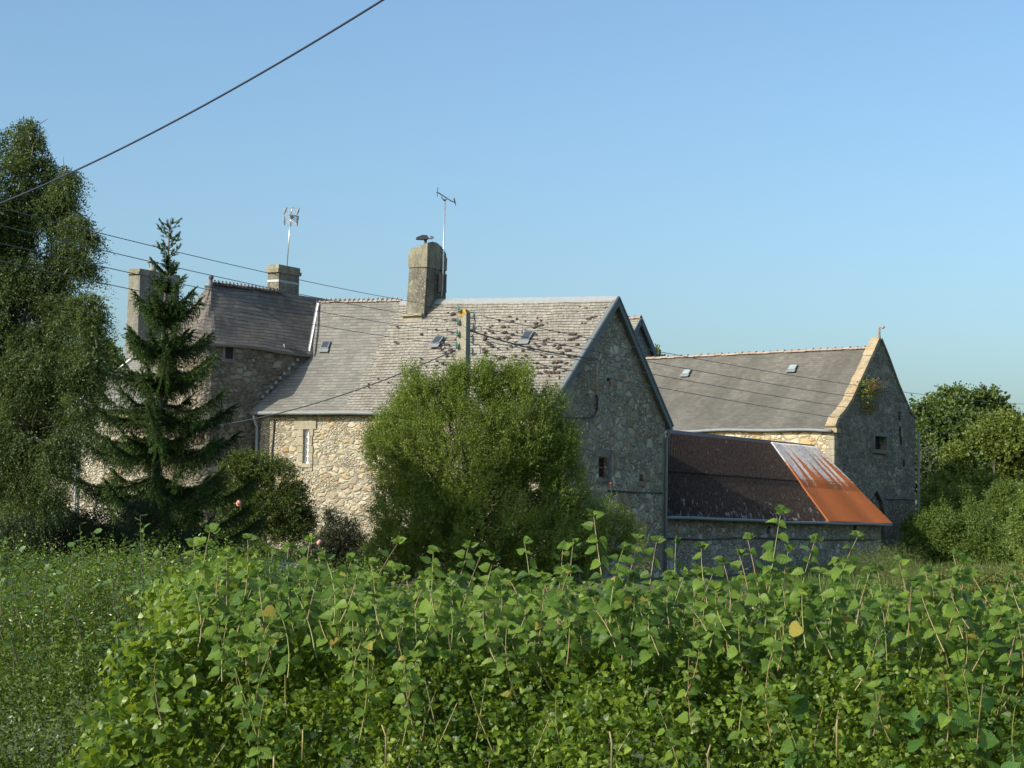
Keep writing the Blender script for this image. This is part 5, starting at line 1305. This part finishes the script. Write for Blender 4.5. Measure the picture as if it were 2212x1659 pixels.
def hazel_hedge():
    t = thing('hazel_hedge', 'wild roadside hedge of toothed green leaves with tall hazel shoots across the foreground', 'hedge', (1.8, 8.6, .7))
    prof = [(7.25, .55), (7.7, 1.30), (8.15, 1.60), (8.9, 1.73), (11.6, 1.79)]
    # body leaves
    P, Nn = hedge_points(prof, -1.72, 5.2, 36000, .95, .34, .2, seed=30)
    ok = P[:, 0] > -1.52+.38*noise3(P, 1.6, 3)-.03*(P[:, 1]-7.3)
    P, Nn = P[ok], Nn[ok]
    D = norm(Nn*.6+np.array([0, -.1, .75])+RNG.normal(size=P.shape)*.5)
    a = sprigs(P-D*.08, D, RNG.uniform(.12, .26, len(P)), 5, .034, .15, .95, .45, .18)
    leaf_mesh('foliage', *a, 'hazel', ML_hedge, t)
    # bigger hazel leaves mixed in
    P, Nn = hedge_points([prof[1], *prof[2:]], -1.5, 5.2, 3300, .6, .3, .2, seed=31); P += Nn*.07
    D = norm(Nn*.5+np.array([0, -.1, .9])+RNG.normal(size=P.shape)*.4)
    a = sprigs(P-D*.05, D, .24, 4, .046, .35, 1.0, .6, .12)
    leaf_mesh('foliage', *a, 'hazel_big', ML_hazel, t)
    # broad dark leaves low on the right
    P, Nn = hedge_points(prof[:3], 1.1, 4.0, 90, .8, .05, seed=35); P += Nn*.07; D = norm(Nn*.8+np.array([0, -.2, .5])+RNG.normal(size=P.shape)*.4)
    a = sprigs(P, D, .2, 2, .09, .3, 1.0, .3, .5)
    leaf_mesh('foliage', *a, 'hazel_big', leafmat('maple_leaf', (.028, .080, .014), (.065, .140, .026), .3, .38, True), t)
    # side towards the left gap
    n = 2600; Y = RNG.uniform(7.4, 12.0, n); zt = np.interp(Y, [7.25, 7.7, 8.15, 8.9, 11.6], [.55, 1.35, 1.72, 1.93, 2.0]); z = .5+(zt-.5)*RNG.random(n)**.6
    P = np.stack([-1.62-.03*(Y-7.3)+np.abs(RNG.normal(size=n))*.12, Y, z], 1); P[:, 0] += .22*noise3(P, 1.6, 33)
    D = norm(np.array([-.6, -.2, .5])+RNG.normal(size=P.shape)*.5); a = sprigs(P, D, .2, 5, .05, .15, .95, .45, .6)
    leaf_mesh('foliage', *a, 'hazel', ML_hedge, t)
    # shoots
    tips = [(1282, 1110, 150, 20), (1688, 1101, 300, -40), (1614, 1161, 150, 30), (1763, 1161, 210, -45), (1854, 1157, 260, -60), (1596, 1196, 120, 25), (1704, 1187, 200, 12), (1515, 1177, 200, 35), (1941, 1212, 160, 30), (2058, 1194, 420, 10), (2084, 1212, 160, -110), (2208, 1267, 160, -90),
            (455, 1143, 330, -20), (417, 1173, 180, 10), (535, 1160, 220, -25), (670, 1166, 240, -5), (623, 1179, 200, 15), (862, 1170, 260, -95), (1013, 1175, 300, -165), (936, 1186, 160, -10), (1042, 1193, 210, -60), (1066, 1203, 180, -60), (1132, 1168, 200, 15), (1216, 1178, 190, -10), (1239, 1171, 240, 30),
            (1349, 1178, 200, -30), (1382, 1161, 220, -70), (1419, 1166, 210, -20), (1460, 1170, 180, 5), (1560, 1210, 160, 10), (1800, 1215, 260, 15), (1895, 1225, 320, 20), (2020, 1250, 330, 70), (2140, 1270, 260, -40), (580, 1190, 190, 10), (760, 1205, 180, -30), (800, 1215, 170, 12), (700, 1200, 150, 20), (490, 1200, 160, 0),
            (2180, 1250, 200, -80), (2120, 1300, 300, -120), (1750, 1280, 300, -60), (1650, 1290, 350, -90), (1330, 1260, 300, -60), (1120, 1290, 350, -120), (940, 1290, 300, 30), (1480, 1240, 260, -50), (1240, 1270, 320, 40), (830, 1260, 300, -40), (1960, 1300, 350, -30), (2200, 1340, 260, -60), (1550, 1330, 330, 50), (1840, 1330, 330, 20)]
    rr = random.Random(11)
    for k in range(210):
        x = rr.uniform(400, 2230); tips.append((x, rr.uniform(1225, 1345), rr.uniform(70, 150), rr.uniform(-50, 50)))
    for k in range(26):
        x = rr.uniform(300, 2230); tips.append((x, rr.uniform(1350, 1560), rr.uniform(100, 260), rr.uniform(-60, 60)))
    mbs = [MB(), MB(), MB()]; LP, LA, LN, LS = [], [], [], []
    for i, (x, y, dy, dx) in enumerate(tips):
        low = y > 1340; Y = (rr.uniform(7.55, 7.9) if low else rr.uniform(8.3, 9.2))
        if i < 12: Y = 8.5
        tip = at(x, y, Y); base = at(x+dx, y+dy, Y+(.05 if low else -.15)); L = np.linalg.norm(tip-base)
        bow = np.array([rr.uniform(-.05, .05), rr.uniform(-.03, .03), 0])*L*1.6; pts = [base*(1-f)+tip*f+bow*4*f*(1-f) for f in np.linspace(0, 1, 9)]
        mbs[i % 3].tube(pts, list(np.linspace(.0032, .0014, 9)), 5, cap=False)
        nl = max(5, int(L/.050))
        a0 = rr.uniform(0, 6.28)
        for k in range(nl):
            f = 1-(k+.15)/nl; d = tip-base; d /= np.linalg.norm(d); p = base*(1-f)+tip*f+bow*4*f*(1-f)
            ang = (0 if i % 2 else .3)+math.pi*k+rr.uniform(-.75, .75); h = np.array([math.cos(ang), math.sin(ang), 0])
            sz = (.036+.028*min(1, k/3.))*rr.uniform(.8, 1.15)*(.8 if low else 1)
            if rr.random() < .45: g_ = np.array([-h[0]*rr.uniform(.6, 1), rr.uniform(-.8, .2), rr.uniform(-.5, .2)]); LP.append(p); LA.append(g_); LN.append(np.array([rr.uniform(-.5, .5), -.8, .6])); LS.append(sz*.8)
            LP.append(p+h*.012); LA.append(h+np.array([0, 0, rr.uniform(-.85, -.1) if k > 1 else .3])); LN.append(np.array([h[0]*.5+rr.uniform(-.4, .4), -rr.uniform(.3, 1.1), .75])); LS.append(sz)
        for q in range(4):
            ang = rr.uniform(0, 6.28); h = np.array([math.cos(ang), math.sin(ang)*.6, rr.uniform(-.2, .8)]); LP.append(tip); LA.append(h); LN.append(np.array([rr.uniform(-.5, .5), -.7, .7])); LS.append(rr.uniform(.022, .045))
    for m_, mat_ in zip(mbs, (M_stem, M_stemg, M_stemr)): m_.build('shoots', mat_, t)
    leaf_mesh('shoot_leaves', np.array(LP), np.array(LA), np.array(LN), np.array(LS), 'hazel_big', ML_hazel, t)
    # inner stems
    mb = MB()
    for k in range(170):
        x = rr.uniform(-1.6, 5.5); f = rr.random(); Y, z = on_profile(prof[:4], np.array([f]))[0]; p = np.array([x, Y+rr.uniform(-.01, .12), z]); d = np.array([rr.uniform(-.55, .75), rr.uniform(-.1, .2), 1.]); L = rr.uniform(.12, .45)
        mb.tube([p-d*L*.6, p+np.array([rr.uniform(-.01, .01), 0, 0]), p+d*L*.4], [.0028, .0024, .0016], 4, cap=False)
    mb.build('twigs', M_stem, t)
    mb = MB()
    for k in range(7):
        p = at(rr.uniform(300, 2100), rr.uniform(1540, 1650), 7.48); mb.tube([p-up*.12, p, p+np.array([rr.uniform(-.02, .02), 0, rr.uniform(.0, .05)])], .0042, 5)
    mb.build('cut_stubs', M_stem, t)
hazel_hedge()

def fine_hedge():
    t = thing('cotoneaster_hedge', 'dense hedge of tiny glossy leaves filling the lower corner beside the hazel hedge', 'hedge', (-3, 10.5, .6))
    prof = [(10.2, .55), (9.5, .95), (9.6, 1.3), (10.3, 1.62), (11.4, 1.80), (13.5, 1.93)]
    P, Nn = hedge_points(prof, -5.2, -.9, 15000, .9, .25, .22, seed=40)
    D = norm(Nn*.5+np.array([.1, -.1, .9])+RNG.normal(size=P.shape)*.35)
    a = sprigs(P-D*.1, D, RNG.uniform(.2, .42, len(P)), 15, .030, .1, .95, .3, .25)
    leaf_mesh('foliage', *a, 'diamond', ML_small, t)
    P, Nn = hedge_points([(10.2, .4), (9.4, .7), (9.5, 1.1)], -5.2, -1.5, 1300, 1, .15, .1, seed=41)
    D = norm(np.array([.8, -.5, .1])+RNG.normal(size=P.shape)*.25); D[RNG.random(len(P)) < .5, 0] *= -1
    a = sprigs(P, D, .35, 16, .022, .15, .9, .3, .8); leaf_mesh('foliage', *a, 'diamond', ML_small, t)
    # taller shoots with oval leaves
    tips = [(172, 1134, 170, 10), (202, 1149, 190, 35), (303, 1113, 260, 0), (310, 1140, 240, -10), (13, 1166, 200, 20), (40, 1190, 200, 40), (103, 1206, 160, -15), (160, 1170, 150, -20), (280, 1180, 180, 15), (330, 1200, 160, -10), (360, 1230, 120, 5), (95, 1230, 260, 30), (60, 1220, 200, 10), (230, 1190, 150, 20), (250, 1210, 200, 30), (350, 1190, 130, 0), (130, 1230, 260, 60), (200, 1270, 250, 50), (20, 1250, 200, 10), (0, 1200, 150, 0)]
    rr = random.Random(5)
    for k in range(34): tips.append((rr.uniform(-40, 380), rr.uniform(1240, 1420), rr.uniform(80, 200), rr.uniform(-10, 50)))
    mb = MB(); LP, LA, LN, LS = [], [], [], []
    for (x, y, dy, dx) in tips:
        Y = rr.uniform(10.2, 11.2) if y < 1250 else 10.0; tip = at(x, y, Y); base = at(x+dx, y+dy, Y); L = np.linalg.norm(tip-base)
        mb.tube([base, (tip+base)/2+np.array([.01, 0, .0]), tip], [.0042, .003, .0015], 4, cap=False)
        n = int(L/.028)
        for k in range(n):
            f = 1-k/n; p = base*(1-f)+tip*f; ang = 2.4*k; h = np.array([math.cos(ang), math.sin(ang), rr.uniform(.1, .7)])
            if k > n*.65 and rr.random() < .5: continue
            LP.append(p); LA.append(h); LN.append(np.array([0, -.2, 1.])+RNG.normal(size=3)*.3); LS.append(rr.uniform(.035, .055))
    mb.build('shoots', plain('dark_stem', (.085, .075, .035), .7), t)
    leaf_mesh('shoot_leaves', np.array(LP), np.array(LA), np.array(LN), np.array(LS), 'broad', ML_pear, t)
fine_hedge()

# ---- rough grass and broom beyond the hedge
def rough_grass():
    n = 9000; x = RNG.uniform(-3, 30, n); Y = RNG.uniform(16, 80, n); x = Y*RNG.uniform(.13, .30, n)
    P = np.stack([x, Y, np.array([hgt(a, b) for a, b in zip(x, Y)])], 1)
    D = norm(np.array([0, 0, 1.])+RNG.normal(size=P.shape)*.2)
    o = leaf_mesh('rough_grass', P, D, rand_unit(n), RNG.uniform(.25, .55, n), 'needle', ML_grass, None); o['kind'] = 'stuff'
rough_grass()
tree('broom_bush', 'feathery green broom and seeding grass below the barn corner', 'bush', [(1890, 1215, 60, 45, 34), (1945, 1225, 58, 50, 45), (1840, 1225, 62, 35, 22), (1985, 1260, 55, 50, 30)], Z(at(1910, 1300, 60), 0), ML_grass, M_barkb, 1500, 8, .10, 'needle', .5, 0, 1.2, .35, 0, .03, 1.5, seed=22)
tree('bramble_bush', 'brownish green bramble patch beyond the hedge under the thorn bush', 'bush', [(2150, 1275, 40, 80, 40), (2060, 1270, 42, 70, 38), (1980, 1285, 42, 60, 30), (2210, 1330, 36, 60, 50), (2230, 1260, 45, 50, 40)], Z(at(2150, 1360, 40), 0), leafmat('bramble_leaf', (.07, .09, .02), (.17, .18, .05), .3, .5), M_barkb, 2600, 8, .08, 'diamond', .35, 0, .6, .35, 0, .03, 1.5, seed=23)
tree('young_ash', 'pale green sapling leaves reaching in at the right edge', 'tree', [(2205, 1160, 60, 30, 60), (2225, 1090, 60, 30, 50), (2215, 1230, 58, 30, 40)], Z(at(2215, 1300, 60), 0), leafmat('pale_leaf', (.10, .15, .03), (.17, .22, .05), .35, .45), M_barkb, 500, 9, .14, 'diamond', .4, .1, .3, .3, .15, .05, .8, seed=24)
for o in bpy.data.objects:
    if o.type == 'MESH' and o.name.split('.')[0] in ('shoots', 'twigs', 'cut_stubs', 'shoot_leaves', 'stems'): o['kind'] = 'stuff'
